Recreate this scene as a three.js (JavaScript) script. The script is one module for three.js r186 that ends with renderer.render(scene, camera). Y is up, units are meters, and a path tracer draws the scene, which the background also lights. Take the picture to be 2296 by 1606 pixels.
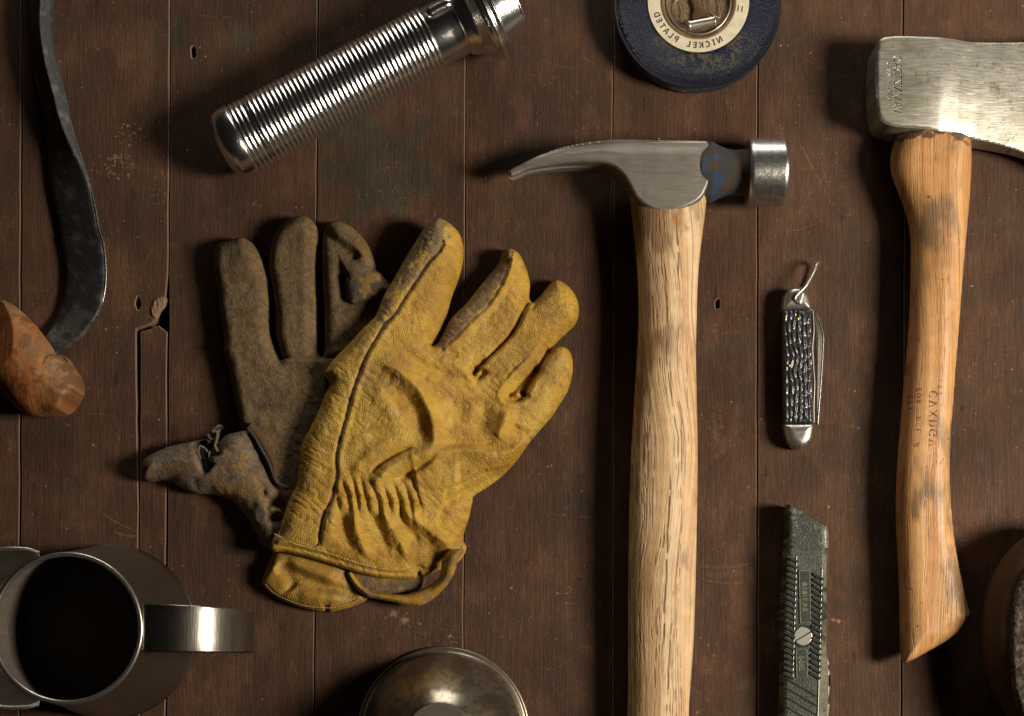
import * as THREE from 'three';
import { mergeGeometries, mergeVertices } from 'three/addons/utils/BufferGeometryUtils.js';
import { RectAreaLightUniformsLib } from 'three/addons/lights/RectAreaLightUniformsLib.js';

// ---------------------------------------------------------------- camera, light, exposure
const S = 0.00025, CAM = 1.0, CX = 1148, CY = 1500;      // metres per photo unit on the bench, camera height, point below the lens
const scene = new THREE.Scene();
scene.background = new THREE.Color(0.005, 0.0043, 0.004);
const camera = new THREE.PerspectiveCamera(2 * Math.atan(1500 * S / CAM) * 180 / Math.PI, 2296 / 3000, 0.05, 20);
camera.setViewOffset(2296, 3000, 0, 0, 2296, 1606);
camera.position.set(0, CAM, 0);
camera.up.set(0, 0, -1);
camera.lookAt(0, 0, 0);
camera.updateProjectionMatrix();
scene.add(camera);
const renderer = new THREE.WebGLRenderer({ antialias: true });
renderer.setSize(1024, 716);
renderer.toneMapping = THREE.LinearToneMapping;
renderer.toneMappingExposure = 1;
renderer.shadowMap.enabled = true;
RectAreaLightUniformsLib.init();
const key = new THREE.RectAreaLight(new THREE.Color(1, 0.93, 0.83), 78, 0.29, 0.38);   // soft box to the right of the bench
key.position.set(1.08, 0.92, -0.02);
key.lookAt(0.02, 0, -0.17);
scene.add(key);
const rim = new THREE.RectAreaLight(new THREE.Color(1, 0.97, 0.92), 15, 0.95, 0.24);      // low strip lamp beyond the far edge
rim.position.set(0.12, 0.38, -1.75);
rim.lookAt(0.05, 0, -0.2);
scene.add(rim);

// ---------------------------------------------------------------- helpers
let seed = 7;
const rnd = () => { seed = (seed * 1664525 + 1013904223) >>> 0; return seed / 4294967296; };
const HT = new Float32Array(65536);
for (let i = 0; i < 65536; i++) HT[i] = rnd();
const hash = (x, y) => HT[((x * 73 + y * 12289 + (x >> 5) * 3571 + (y >> 6) * 911) ^ (x * y)) & 65535];
function vn(x, y) {
  const ix = Math.floor(x), iy = Math.floor(y); let fx = x - ix, fy = y - iy;
  fx = fx * fx * (3 - 2 * fx); fy = fy * fy * (3 - 2 * fy);
  const a = hash(ix, iy), b = hash(ix + 1, iy), c = hash(ix, iy + 1), d = hash(ix + 1, iy + 1);
  return a + (b - a) * fx + (c - a + (a - b - c + d) * fx) * fy;
}
const fbm = (x, y, o = 4) => { let s = 0, a = 0.5, t = 0; for (let i = 0; i < o; i++) { s += a * vn(x, y); t += a; a *= 0.5; x = x * 2.03 + 17.1; y = y * 2.03 + 5.7; } return s / t; };
const clamp = (v, a = 0, b = 1) => v < a ? a : v > b ? b : v;
const ss = (a, b, v) => { const t = clamp((v - a) / (b - a)); return t * t * (3 - 2 * t); };
const mix = (a, b, t) => a + (b - a) * t;
const mix3 = (a, b, t) => [mix(a[0], b[0], t), mix(a[1], b[1], t), mix(a[2], b[2], t)];
const bell = (x, y, cx, cy, rx, ry = rx) => Math.exp(-((x - cx) ** 2) / (rx * rx) - ((y - cy) ** 2) / (ry * ry));
const W = (x, y, hmm = 0) => { const h = hmm * 0.001, f = (CAM - h) / CAM; return new THREE.Vector3((x - CX) * S * f, h, (y - CY) * S * f); };
// transforms from enlarged crops of the photo back to its units
const crop = (sx, sy, srcW, outW) => { const k = srcW / outW / 1.40070; return (p) => p.map(([x, y]) => [sx / 1.4007 + x * k, sy / 1.4007 + y * k]); };
const zF = crop(600, 0, 1100, 2296), zT = crop(1550, 0, 1000, 2294), zX = crop(2450, 0, 766, 2050), zL = crop(0, 650, 700, 1499), zU = crop(0, 0, 804, 1722);
const zA = crop(600, 640, 700, 1874), zB = crop(1150, 640, 750, 1825), zC = crop(400, 1240, 650, 2269), zD = crop(780, 1240, 920, 2052);
const zG = crop(408, 597, 1539, 1025), zK = crop(2350, 780, 400, 959), zN = crop(2350, 1540, 400, 906), zH = crop(2650, 380, 566, 514), zR = crop(1900, 0, 560, 2296);

function dense(pts, step = 4, closed = true) {
  const c = new THREE.CatmullRomCurve3(pts.map(([x, y]) => new THREE.Vector3(x, y, 0)), closed, 'centripetal');
  let len = 0; for (let i = 1; i < pts.length; i++) len += Math.hypot(pts[i][0] - pts[i - 1][0], pts[i][1] - pts[i - 1][1]);
  return c.getPoints(Math.max(pts.length * 2, Math.round(len / step))).map((p) => [p.x, p.y]);
}
const flat = (pts) => { const a = new Float32Array(pts.length * 2); pts.forEach((p, i) => { a[2 * i] = p[0]; a[2 * i + 1] = p[1]; }); return a; };
// nearest point of a polyline: [distance, x, y, side, along 0..1]
function near(a, n, x, y, closed) {
  let best = 1e18, bx = 0, by = 0, side = 0, at = 0;
  const m = closed ? n : n - 1;
  for (let i = 0; i < m; i++) {
    const j = (i + 1) % n, x0 = a[2 * i], y0 = a[2 * i + 1], dx = a[2 * j] - x0, dy = a[2 * j + 1] - y0;
    const l = dx * dx + dy * dy || 1e-9; let t = ((x - x0) * dx + (y - y0) * dy) / l; t = t < 0 ? 0 : t > 1 ? 1 : t;
    const px = x0 + t * dx, py = y0 + t * dy, d = (x - px) * (x - px) + (y - py) * (y - py);
    if (d < best) { best = d; bx = px; by = py; side = dx * (y - y0) - dy * (x - x0); at = (i + t) / m; }
  }
  return [Math.sqrt(best), bx, by, side, at];
}
function inside(a, n, x, y) {
  let c = false;
  for (let i = 0, j = n - 1; i < n; j = i++) { const yi = a[2 * i + 1], yj = a[2 * j + 1]; if ((yi > y) !== (yj > y) && x < (a[2 * j] - a[2 * i]) * (y - yi) / (yj - yi) + a[2 * i]) c = !c; }
  return c;
}
const inPoly = (pts) => { const a = flat(pts); return (x, y) => inside(a, pts.length, x, y); };
// a ridge (or groove) along a line, with its own fall on either side, fading at both ends
function fold(pts, amp, wl, wr = wl, ends = 0.25, sharp = 2) {
  const p = dense(pts, 6, false), a = flat(p), n = p.length; let x0 = 1e9, x1 = -1e9, y0 = 1e9, y1 = -1e9; const r = 3 * Math.max(wl, wr);
  for (const [x, y] of p) { x0 = Math.min(x0, x - r); x1 = Math.max(x1, x + r); y0 = Math.min(y0, y - r); y1 = Math.max(y1, y + r); }
  return (x, y) => {
    if (x < x0 || x > x1 || y < y0 || y > y1) return 0;
    const [d, , , s, t] = near(a, n, x, y, false), w = s > 0 ? wr : wl;
    const e = ends ? ss(0, ends, t) * ss(0, ends, 1 - t) : 1;
    return amp * e * Math.exp(-Math.pow(d / w, sharp));
  };
}
const sumOf = (fs) => (x, y) => { let s = 0; for (const f of fs) s += f(x, y); return s; };
// a solid whose outline is traced and whose top and bottom are height functions (mm); cell in photo units
function inflate(o) {
  const raw = o.sharp ? o.pts : dense(o.pts, o.step ?? 4), n = raw.length, a = flat(raw), cell = o.cell ?? 4, f = (CAM - (o.h0 ?? 0) * 0.001) / CAM;
  let x0 = 1e9, x1 = -1e9, y0 = 1e9, y1 = -1e9;
  for (const [x, y] of raw) { x0 = Math.min(x0, x); x1 = Math.max(x1, x); y0 = Math.min(y0, y); y1 = Math.max(y1, y); }
  x0 -= cell * 1.5; y0 -= cell * 1.5;
  const nx = Math.ceil((x1 - x0) / cell) + 3, ny = Math.ceil((y1 - y0) / cell) + 3, id = new Int32Array(nx * ny).fill(-1);
  const P = [];
  for (let j = 0; j < ny; j++) for (let i = 0; i < nx; i++) {
    const x = x0 + i * cell, y = y0 + j * cell, q = near(a, n, x, y, true);
    if (q[0] < cell * 0.5) { id[j * nx + i] = P.length; P.push([q[1], q[2], 0]); }
    else if (inside(a, n, x, y)) { id[j * nx + i] = P.length; P.push([x, y, q[0]]); }
  }
  const T = [];
  for (let j = 0; j < ny - 1; j++) for (let i = 0; i < nx - 1; i++) {
    const q = [id[j * nx + i], id[j * nx + i + 1], id[(j + 1) * nx + i + 1], id[(j + 1) * nx + i]];
    const ok = q.filter((v) => v >= 0);
    if (ok.length === 4) {
      const d02 = P[q[0]][2] + P[q[2]][2], d13 = P[q[1]][2] + P[q[3]][2];
      if (d02 >= d13) T.push([q[0], q[2], q[1]], [q[0], q[3], q[2]]); else T.push([q[0], q[3], q[1]], [q[1], q[3], q[2]]);
    } else if (ok.length === 3) { const [p, r, s] = ok; T.push([p, s, r]); }
  }
  if (o.distPts) { const rd = dense(o.distPts, 4), ad = flat(rd); for (const p of P) if (p[2] > 0) { p[3] = p[2]; p[2] = Math.max(0.01, near(ad, rd.length, p[0], p[1], true)[0]); } }
  const good = T.filter(([p, q, r]) => {
    const A = (P[q][0] - P[p][0]) * (P[r][1] - P[p][1]) - (P[r][0] - P[p][0]) * (P[q][1] - P[p][1]);
    if (Math.abs(A) < 1e-3) return false;
    if (P[p][2] + P[q][2] + P[r][2] === 0) { const mx = (P[p][0] + P[q][0] + P[r][0]) / 3, my = (P[p][1] + P[q][1] + P[r][1]) / 3; return inside(a, n, mx, my); }
    return true;
  });
  const pos = [], uv = [], col = [], ub = o.uvBox, N = P.length;
  const put = (x, y, h, d, low) => {
    pos.push((x - CX) * S * f, h * 0.001, (y - CY) * S * f);
    if (ub) uv.push((x - ub[0]) / ub[2], (y - ub[1]) / ub[3]); else uv.push(x * S, y * S);
    if (o.color) { const c = o.color(x, y, d, low); col.push(c[0], c[1], c[2]); }
  };
  const E = P.map(([x, y, d]) => d === 0 ? o.edge(x, y) : null);
  let hs = P.map(([x, y, d, d2], i) => d === 0 ? E[i][0] : o.top(x, y, d, d2));
  for (let pass = 0; pass < (o.smooth ?? 0); pass++) {
    const nh = hs.slice();
    for (let j = 1; j < ny - 1; j++) for (let i = 1; i < nx - 1; i++) { const c = id[j * nx + i]; if (c < 0 || P[c][2] === 0) continue; const a4 = [id[j * nx + i - 1], id[j * nx + i + 1], id[(j - 1) * nx + i], id[(j + 1) * nx + i]]; if (a4.some((q) => q < 0)) continue; nh[c] = 0.5 * hs[c] + 0.125 * (hs[a4[0]] + hs[a4[1]] + hs[a4[2]] + hs[a4[3]]); }
    hs = nh;
  }
  P.forEach(([x, y, d], i) => put(x, y, hs[i], d, false));
  P.forEach(([x, y, d], i) => put(x, y, d === 0 ? E[i][1] : (o.bot ? o.bot(x, y, d) : 0), d, true));
  const idx = [], count = new Map();
  for (const [p, q, r] of good) {
    idx.push(p, q, r, N + p, N + r, N + q);
    for (const [u, v] of [[p, q], [q, r], [r, p]]) { const k = u < v ? u * 1e6 + v : v * 1e6 + u; count.set(k, (count.get(k) ?? 0) + (1)); }
  }
  const wall = [];
  for (const [p, q, r] of good) for (const [u, v] of [[p, q], [q, r], [r, p]]) {
    if (count.get(u < v ? u * 1e6 + v : v * 1e6 + u) === 1) wall.push([u, v]);
  }
  for (const [u, v] of wall) {
    if (o.softWall) { idx.push(u, N + u, v, v, N + u, N + v); continue; }
    const b = pos.length / 3;
    for (const [k, w] of [[u, 0], [v, 0], [u, 1], [v, 1]]) { const [x, y] = P[k]; const e = o.edge(x, y); put(x, y, e[w], 0, w === 1); }
    idx.push(b, b + 2, b + 1, b + 1, b + 2, b + 3);
  }
  const g = new THREE.BufferGeometry();
  g.setAttribute('position', new THREE.Float32BufferAttribute(pos, 3));
  g.setAttribute('uv', new THREE.Float32BufferAttribute(uv, 2));
  if (o.color) g.setAttribute('color', new THREE.Float32BufferAttribute(col, 3));
  g.setIndex(idx);
  if (!o.softWall) {                                  // walls share normals along the outline
    const key = new Map(), nw = N * 2; 
    g.computeVertexNormals();
    const nr = g.attributes.normal;
    for (let i = nw; i < pos.length / 3; i++) { const k = Math.round(pos[3 * i] * 1e6) + '_' + Math.round(pos[3 * i + 1] * 1e6) + '_' + Math.round(pos[3 * i + 2] * 1e6); if (!key.has(k)) key.set(k, []); key.get(k).push(i); }
    for (const l of key.values()) { let x = 0, y = 0, z = 0; for (const i of l) { x += nr.getX(i); y += nr.getY(i); z += nr.getZ(i); } const L = Math.hypot(x, y, z) || 1; for (const i of l) nr.setXYZ(i, x / L, y / L, z / L); }
  } else g.computeVertexNormals();
  if (!o.region) return g;
  // cut into regions, keeping the shared normals
  const out = o.regions.map(() => []);
  for (let t = 0; t < idx.length; t += 3) {
    let x = 0, y = 0; for (let k = 0; k < 3; k++) { x += pos[3 * idx[t + k]]; y += pos[3 * idx[t + k] + 2]; }
    out[o.region(x / 3 / S / f + CX, y / 3 / S / f + CY)].push(idx[t], idx[t + 1], idx[t + 2]);
  }
  return out.map((list) => pick(g, list));
}
function pick(g, list) {
  const map = new Map(), order = [], idx = list.map((i) => { if (!map.has(i)) { map.set(i, order.length); order.push(i); } return map.get(i); });
  const r = new THREE.BufferGeometry();
  for (const name of Object.keys(g.attributes)) {
    const at = g.attributes[name], k = at.itemSize, arr = new Float32Array(order.length * k);
    order.forEach((s, i) => { for (let c = 0; c < k; c++) arr[i * k + c] = at.array[s * k + c]; });
    r.setAttribute(name, new THREE.BufferAttribute(arr, k));
  }
  r.setIndex(idx); return r;
}
// surface through rings of points; rings closed around, ends capped
function loft(rings, cap = true) {
  const m = rings[0].length, pos = [], uv = [], idx = [];
  let v = 0;
  rings.forEach((r, i) => {
    if (i) v += r[0].distanceTo(rings[i - 1][0]);
    let u = 0;
    for (let k = 0; k <= m; k++) { const p = r[k % m]; if (k) u += p.distanceTo(r[k - 1]); pos.push(p.x, p.y, p.z); uv.push(u, v); }
  });
  const w = m + 1;
  for (let i = 0; i < rings.length - 1; i++) for (let k = 0; k < m; k++) { const a = i * w + k, b = a + 1, c = a + w, d = c + 1; idx.push(a, c, b, b, c, d); }
  if (cap) for (const i of [0, rings.length - 1]) {
    const c = new THREE.Vector3(); rings[i].forEach((p) => c.add(p)); c.multiplyScalar(1 / m);
    const b = pos.length / 3; pos.push(c.x, c.y, c.z); uv.push(0, 0);
    for (const p of rings[i]) { pos.push(p.x, p.y, p.z); uv.push(p.x, p.z); }
    for (let k = 0; k < m; k++) { const p = b + 1 + k, q = b + 1 + (k + 1) % m; if (i) idx.push(b, q, p); else idx.push(b, p, q); }
  }
  const g = new THREE.BufferGeometry();
  g.setAttribute('position', new THREE.Float32BufferAttribute(pos, 3));
  g.setAttribute('uv', new THREE.Float32BufferAttribute(uv, 2));
  g.setIndex(idx); g.computeVertexNormals();
  const nr = g.attributes.normal;
  for (let i = 0; i < rings.length; i++) { const a = i * w, b = a + m; const x = nr.getX(a) + nr.getX(b), y = nr.getY(a) + nr.getY(b), z = nr.getZ(a) + nr.getZ(b), L = Math.hypot(x, y, z) || 1; nr.setXYZ(a, x / L, y / L, z / L); nr.setXYZ(b, x / L, y / L, z / L); }
  return g;
}
const tube = (pts, r, seg = 40, rad = 7, closed = false) => new THREE.TubeGeometry(new THREE.CatmullRomCurve3(pts, closed, 'centripetal'), seg, r, rad, closed);
// profile [radius, along] in mm turned about the axis that starts at `from` and points along `dir`
function turned(profile, from, dir, seg = 72, smooth = true) {
  let g = new THREE.LatheGeometry(profile.map(([r, t]) => new THREE.Vector2(Math.max(r, 0) * 0.001, t * 0.001)), seg);
  g.applyQuaternion(new THREE.Quaternion().setFromUnitVectors(new THREE.Vector3(0, 1, 0), dir.clone().normalize()));
  g.translate(from.x, from.y, from.z); return g;
}
function paint(g, fn) {   // vertex colours from the place of each vertex, in photo units
  const p = g.attributes.position, c = new Float32Array(p.count * 3);
  for (let i = 0; i < p.count; i++) { const k = fn(p.getX(i) / S + CX, p.getZ(i) / S + CY, p.getY(i) * 1000); c.set(k, i * 3); }
  g.setAttribute('color', new THREE.BufferAttribute(c, 3)); return g;
}
const names = new Map();
function thing(name, label, category, base, extra = {}) {
  const g = new THREE.Group(); g.name = name; g.position.copy(base); g.userData = { label, category, ...extra }; scene.add(g); return g;
}
function part(root, name, geo, mat, parent = root, label) {
  geo.translate(-root.position.x, -root.position.y, -root.position.z);
  const m = new THREE.Mesh(geo, mat); m.name = name; m.castShadow = m.receiveShadow = true; if (label) m.userData.label = label; parent.add(m); return m;
}
function tex(w, h, fn, srgb = true, wrap = THREE.ClampToEdgeWrapping) {
  const d = new Uint8Array(w * h * 4);
  for (let y = 0, i = 0; y < h; y++) for (let x = 0; x < w; x++, i += 4) { const c = fn(x, y); d[i] = clamp(c[0], 0, 255); d[i + 1] = clamp(c[1], 0, 255); d[i + 2] = clamp(c[2], 0, 255); d[i + 3] = 255; }
  const t = new THREE.DataTexture(d, w, h); if (srgb) t.colorSpace = THREE.SRGBColorSpace;
  t.magFilter = THREE.LinearFilter; t.minFilter = THREE.LinearMipmapLinearFilter; t.generateMipmaps = true; t.wrapS = t.wrapT = wrap; t.needsUpdate = true; return t;
}
const grey = (w, h, fn, wrap) => tex(w, h, (x, y) => { const v = fn(x, y) * 255; return [v, v, v]; }, false, wrap);
function inkMask(w, h, draw) {      // lettering drawn on a canvas, read back as 0..1
  const c = document.createElement('canvas'); c.width = w; c.height = h; const k = c.getContext('2d');
  k.fillStyle = '#000'; k.fillRect(0, 0, w, h); k.fillStyle = '#fff'; k.strokeStyle = '#fff'; draw(k);
  const d = k.getImageData(0, 0, w, h).data, a = new Float32Array(w * h); for (let i = 0; i < a.length; i++) a[i] = d[4 * i] / 255; return a;
}
const std = (o) => new THREE.MeshStandardMaterial(o), phys = (o) => new THREE.MeshPhysicalMaterial(o);
const rgb = (r, g, b) => new THREE.Color().setRGB(r, g, b);
const REP = THREE.RepeatWrapping;

// ---------------------------------------------------------------- shared grain textures
const cellField = (n, jit) => { const pts = []; for (let i = 0; i < n * n; i++) pts.push([rnd() * jit + (1 - jit) / 2, rnd() * jit + (1 - jit) / 2]); return (u, v) => {   // tileable cells: F1, F2
  const x = u * n, y = v * n, ix = Math.floor(x), iy = Math.floor(y); let a = 9, b = 9;
  for (let j = -1; j <= 1; j++) for (let i = -1; i <= 1; i++) { const cx = ((ix + i) % n + n) % n, cy = ((iy + j) % n + n) % n, p = pts[cy * n + cx], d = Math.hypot(ix + i + p[0] - x, iy + j + p[1] - y); if (d < a) { b = a; a = d; } else if (d < b) b = d; }
  return [a, b]; }; };
const tileNoise = (n) => { const t = []; for (let i = 0; i < n * n; i++) t.push(rnd()); return (u, v) => { const x = u * n, y = v * n, ix = Math.floor(x), iy = Math.floor(y); let fx = x - ix, fy = y - iy; fx = fx * fx * (3 - 2 * fx); fy = fy * fy * (3 - 2 * fy); const g = (i, j) => t[((j % n) + n) % n * n + ((i % n) + n) % n]; const a = g(ix, iy), b = g(ix + 1, iy), c = g(ix, iy + 1), d = g(ix + 1, iy + 1); return a + (b - a) * fx + (c - a + (a - b - c + d) * fx) * fy; }; };
const cA = cellField(46, 1), cB = cellField(14, 1), t8 = tileNoise(8), t24 = tileNoise(24), t64 = tileNoise(64), t180 = tileNoise(180);
const leatherH = new Float32Array(512 * 512);
for (let y = 0; y < 512; y++) for (let x = 0; x < 512; x++) {
  const u = x / 512, v = y / 512, wu = u + 0.02 * (t24(u, v) - 0.5), wv = v + 0.02 * (t24(v, u) - 0.5), [a, b] = cA(wu, wv), [e, q] = cB(wu, wv);
  leatherH[y * 512 + x] = clamp(0.55 * ss(0.0, 0.35, b - a) + 0.25 * ss(0, 0.1, q - e) + 0.2 * t180(u, v));
}
const leatherBump = grey(512, 512, (x, y) => leatherH[y * 512 + x], REP); leatherBump.repeat.set(1 / 0.055, 1 / 0.055);
const leatherMap = tex(512, 512, (x, y) => { const u = x / 512, v = y / 512, k = 214 + 26 * leatherH[y * 512 + x] + 22 * (t24(u, v) - 0.5) + 8 * (t180(u, v) - 0.5); return [k, k * 0.985, k * 0.95]; }, true, REP); leatherMap.repeat.set(1 / 0.055, 1 / 0.055);
const suedeBump = grey(512, 512, (x, y) => { const u = x / 512, v = y / 512; return 0.45 * t180(u, v) + 0.35 * t64(u, v) + 0.2 * t24(u, v); }, REP); suedeBump.repeat.set(1 / 0.045, 1 / 0.045);
const suedeMap = tex(512, 512, (x, y) => { const u = x / 512, v = y / 512, k = 196 + 34 * (t180(u, v) - 0.5) + 34 * (t64(u, v) - 0.5) + 40 * (t24(u, v) - 0.5) + (t180(v, u) > 0.95 ? 22 : 0); return [k, k * 0.98, k * 0.94]; }, true, REP); suedeMap.repeat.set(1 / 0.045, 1 / 0.045);
const brushed = grey(512, 512, (x, y) => { const u = x / 512, v = y / 512; return clamp(0.5 + 0.5 * (t64(u * 0.25, v * 2) - 0.5) + 0.4 * (t180(u * 0.06, v) - 0.5)); }, REP); brushed.repeat.set(1 / 0.06, 1 / 0.06);
const steelTint = tex(512, 512, (x, y) => { const u = x / 512, v = y / 512; let k = 212 + 40 * (t8(u, v) - 0.5) + 20 * (t24(u, v) - 0.5) + 22 * (t64(u, v) - 0.5) + 26 * (t180(u * 0.1, v) - 0.5); const spot = ss(0.72, 0.9, t64(v, u)) * ss(0.45, 0.7, t8(v, u)); k *= 1 - 0.2 * spot; return [k, k * (0.985 - 0.03 * spot), k * (0.955 - 0.07 * spot)]; }, true, REP); steelTint.repeat.set(1 / 0.09, 1 / 0.09);
const steelSoft = tex(512, 512, (x, y) => { const u = x / 512, v = y / 512, k = 214 + 14 * (t8(u, v) - 0.5) + 10 * (t24(u, v) - 0.5) + 16 * (t64(u * 0.25, v) - 0.5) + 20 * (t180(u * 0.08, v) - 0.5) + (t180(v, u) > 0.95 ? -26 : 0); return [k, k * 0.975, k * 0.935]; }, true, REP); steelSoft.repeat.set(1 / 0.09, 1 / 0.09);
const steelRough = grey(512, 512, (x, y) => { const u = x / 512, v = y / 512; return clamp(0.62 + 0.3 * (t24(u, v) - 0.5) + 0.3 * (t64(u * 0.3, v) - 0.5) + 0.25 * (t8(v, u) - 0.5)); }, REP); steelRough.repeat.set(1 / 0.09, 1 / 0.09);
const fineGrit = grey(512, 512, (x, y) => { const u = x / 512, v = y / 512; return 0.6 * t180(u, v) + 0.4 * t64(u, v); }, REP); fineGrit.repeat.set(1 / 0.04, 1 / 0.04);

console.log('helpers');
// ---------------------------------------------------------------- the bench top
const bench = new THREE.Group(); bench.name = 'workbench_top'; bench.userData = { kind: 'structure', label: 'dark brown painted wooden plank bench top', category: 'bench top' }; scene.add(bench);
const BW = 2048, BH = 1432, bk = 2296 / BW;
const lightMarks = new Float32Array(BW * BH), darkMarks = new Float32Array(BW * BH);
function dab(arr, x, y, rx, ry, v, rough = 0.5) {
  const cx = x / bk, cy = y / bk; rx /= bk; ry /= bk; const R = Math.ceil(Math.max(rx, ry) + 1);
  for (let j = -R; j <= R; j++) for (let i = -R; i <= R; i++) { const px = Math.round(cx) + i, py = Math.round(cy) + j; if (px < 0 || py < 0 || px >= BW || py >= BH) continue;
    const d = Math.hypot((px - cx) / rx, (py - cy) / ry) + rough * (vn(px * 0.45, py * 0.45) - 0.5); const k = py * BW + px; arr[k] = Math.max(arr[k], v * (1 - ss(0.55, 1.1, d))); }
}
function scratch(arr, x0, y0, x1, y1, w, v, bend = 0) {
  const L = Math.hypot(x1 - x0, y1 - y0), n = Math.ceil(L / 1.2), nx = -(y1 - y0) / L, ny = (x1 - x0) / L;
  for (let i = 0; i <= n; i++) { const t = i / n, o = bend * Math.sin(Math.PI * t) + 1.6 * (vn(t * 9 + x0, y0) - 0.5); if (vn(x0 + t * L * 0.12, y0 * 1.3) < 0.3) continue; dab(arr, mix(x0, x1, t) + nx * o, mix(y0, y1, t) + ny * o, w, w, v * (0.5 + 0.5 * vn(t * 14, x0)), 0.3); }
}
for (let i = 0; i < 1900; i++) { const s = Math.pow(rnd(), 4); dab(lightMarks, rnd() * 2296, rnd() * 1606, 1.1 + 1.8 * s, 1.1 + 1.8 * s * (0.6 + rnd()), 0.2 + 0.7 * rnd() * rnd()); }
for (let i = 0; i < 170; i++) { const x = rnd() * 2296, y = rnd() * 1606, a = rnd() * 6.28, l = 10 + 60 * rnd() * rnd(); scratch(lightMarks, x, y, x + Math.cos(a) * l, y + Math.sin(a) * l, 1.0, 0.16 + 0.26 * rnd(), 6 * (rnd() - 0.5)); }
// places where the photo shows chips, drips and scuffs
const cluster = (cx, cy, rx, ry, n, r, v) => { for (let i = 0; i < n; i++) { const a = rnd() * 6.28, q = Math.sqrt(rnd()); const s = r * (0.4 + 0.9 * rnd() * rnd()); dab(lightMarks, cx + Math.cos(a) * q * rx, cy + Math.sin(a) * q * ry, s, s * (0.7 + 0.6 * rnd()), v * (0.5 + 0.5 * rnd())); } };
cluster(290, 300, 34, 26, 34, 3.4, 0.62); cluster(268, 372, 40, 30, 60, 3.6, 0.5); cluster(350, 430, 22, 60, 44, 2.4, 0.4);
cluster(345, 330, 60, 80, 50, 1.6, 0.34); cluster(575, 460, 14, 10, 14, 2.5, 0.5); cluster(890, 450, 80, 30, 60, 2.0, 0.5); cluster(920, 520, 120, 60, 80, 1.8, 0.5);
cluster(935, 1420, 100, 50, 220, 2.4, 0.3); cluster(960, 1290, 70, 60, 90, 2.0, 0.3); cluster(640, 1500, 50, 60, 70, 1.8, 0.26);
for (const [x, y, r] of [[882, 1375, 10], [907, 1390, 11], [1008, 1426, 5.5], [941, 1398, 4], [1000, 500, 5], [208, 997, 4], [1146, 1318, 4], [1870, 1390, 5], [1880, 1391, 5], [1250, 1330, 4], [2180, 640, 4], [1640, 900, 3]]) dab(lightMarks, x, y, r, r * 0.8, 0.5, 0.9);
cluster(1878, 1391, 20, 4, 8, 2.6, 0.75); cluster(1731, 1400, 4, 22, 12, 3, 0.45);
for (const a of [[1265, 1330, 1280, 1318, 1.3, 0.5], [800, 430, 860, 520, 0.8, 0.3], [1900, 330, 1790, 480, 0.9, 0.34], [1850, 500, 1745, 420, 0.8, 0.25], [1570, 1268, 1690, 1262, 3, 0.16], [1575, 1300, 1690, 1304, 2, 0.2], [230, 1150, 310, 1190, 2.5, 0.22], [255, 1190, 305, 1200, 3, 0.25], [2160, 1210, 2175, 1200, 1, 0.5], [690, 300, 800, 240, 1.2, 0.3], [440, 30, 520, 36, 1, 0.3], [1210, 130, 1290, 150, 0.9, 0.25], [2060, 60, 2230, 66, 0.8, 0.2], [2240, 700, 2245, 900, 0.8, 0.2], [1900, 640, 1930, 900, 0.9, 0.2], [1660, 620, 1640, 740, 1, 0.2], [1600, 930, 1620, 1010, 7, 0.12]]) scratch(lightMarks, ...a, 5);
cluster(1605, 965, 22, 60, 40, 6, 0.14); cluster(1650, 690, 50, 60, 30, 5, 0.1); cluster(1640, 1285, 55, 22, 60, 7, 0.13);
cluster(2110, 300, 40, 20, 20, 1.6, 0.4); cluster(1830, 400, 90, 110, 120, 2.2, 0.22); cluster(1740, 240, 60, 120, 90, 2.0, 0.24); cluster(1230, 330, 110, 60, 90, 1.9, 0.28); cluster(1650, 1150, 40, 200, 90, 1.8, 0.36); cluster(1900, 1300, 40, 200, 60, 1.8, 0.32); cluster(2210, 900, 50, 300, 110, 1.8, 0.28); cluster(450, 1000, 60, 60, 40, 1.6, 0.3); cluster(180, 560, 60, 100, 70, 1.8, 0.3); cluster(1200, 1250, 90, 160, 110, 1.8, 0.3);
for (const a of [[1800, 330, 1880, 470, 1.2, 0.34], [1760, 520, 1850, 490, 1, 0.3], [1830, 300, 1860, 420, 1.1, 0.26], [1700, 330, 1760, 350, 1.2, 0.3], [1230, 640, 1290, 720, 1, 0.24], [1960, 1180, 1990, 1300, 1, 0.26], [2060, 1540, 2180, 1530, 1, 0.24], [1240, 1500, 1330, 1440, 1, 0.22], [450, 1480, 560, 1420, 1.2, 0.26], [160, 420, 190, 520, 1, 0.3], [240, 500, 300, 620, 0.9, 0.26]]) scratch(lightMarks, ...a, 4);
for (let i = 0; i < 16; i++) { const x = 330 + rnd() * 30, y = 670 + rnd() * 60; scratch(lightMarks, x, y, x + 3, y + 22, 1.3, 0.4); }
for (let i = 0; i < 120; i++) { const x = rnd() * 2296, y = rnd() * 1606; dab(darkMarks, x, y, 1.4 + 3 * rnd(), 3 + 16 * rnd(), 0.25 + 0.35 * rnd(), 1); }
for (let i = 0; i < 40; i++) { const x = rnd() * 2296, y = rnd() * 1606; scratch(darkMarks, x, y, x + 6 * (rnd() - 0.5), y + 60 + 160 * rnd(), 0.9, 0.3); }
const seams = [-286, 46, 377, 709, 1042, 1373, 1699, 2025, 2356, 2690];
const plankTone = seams.slice(0, 9).map(() => [0.9 + 0.2 * rnd(), rnd() - 0.5, rnd() * 50]);
const boardBump = new Float32Array(BW * BH);
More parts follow.
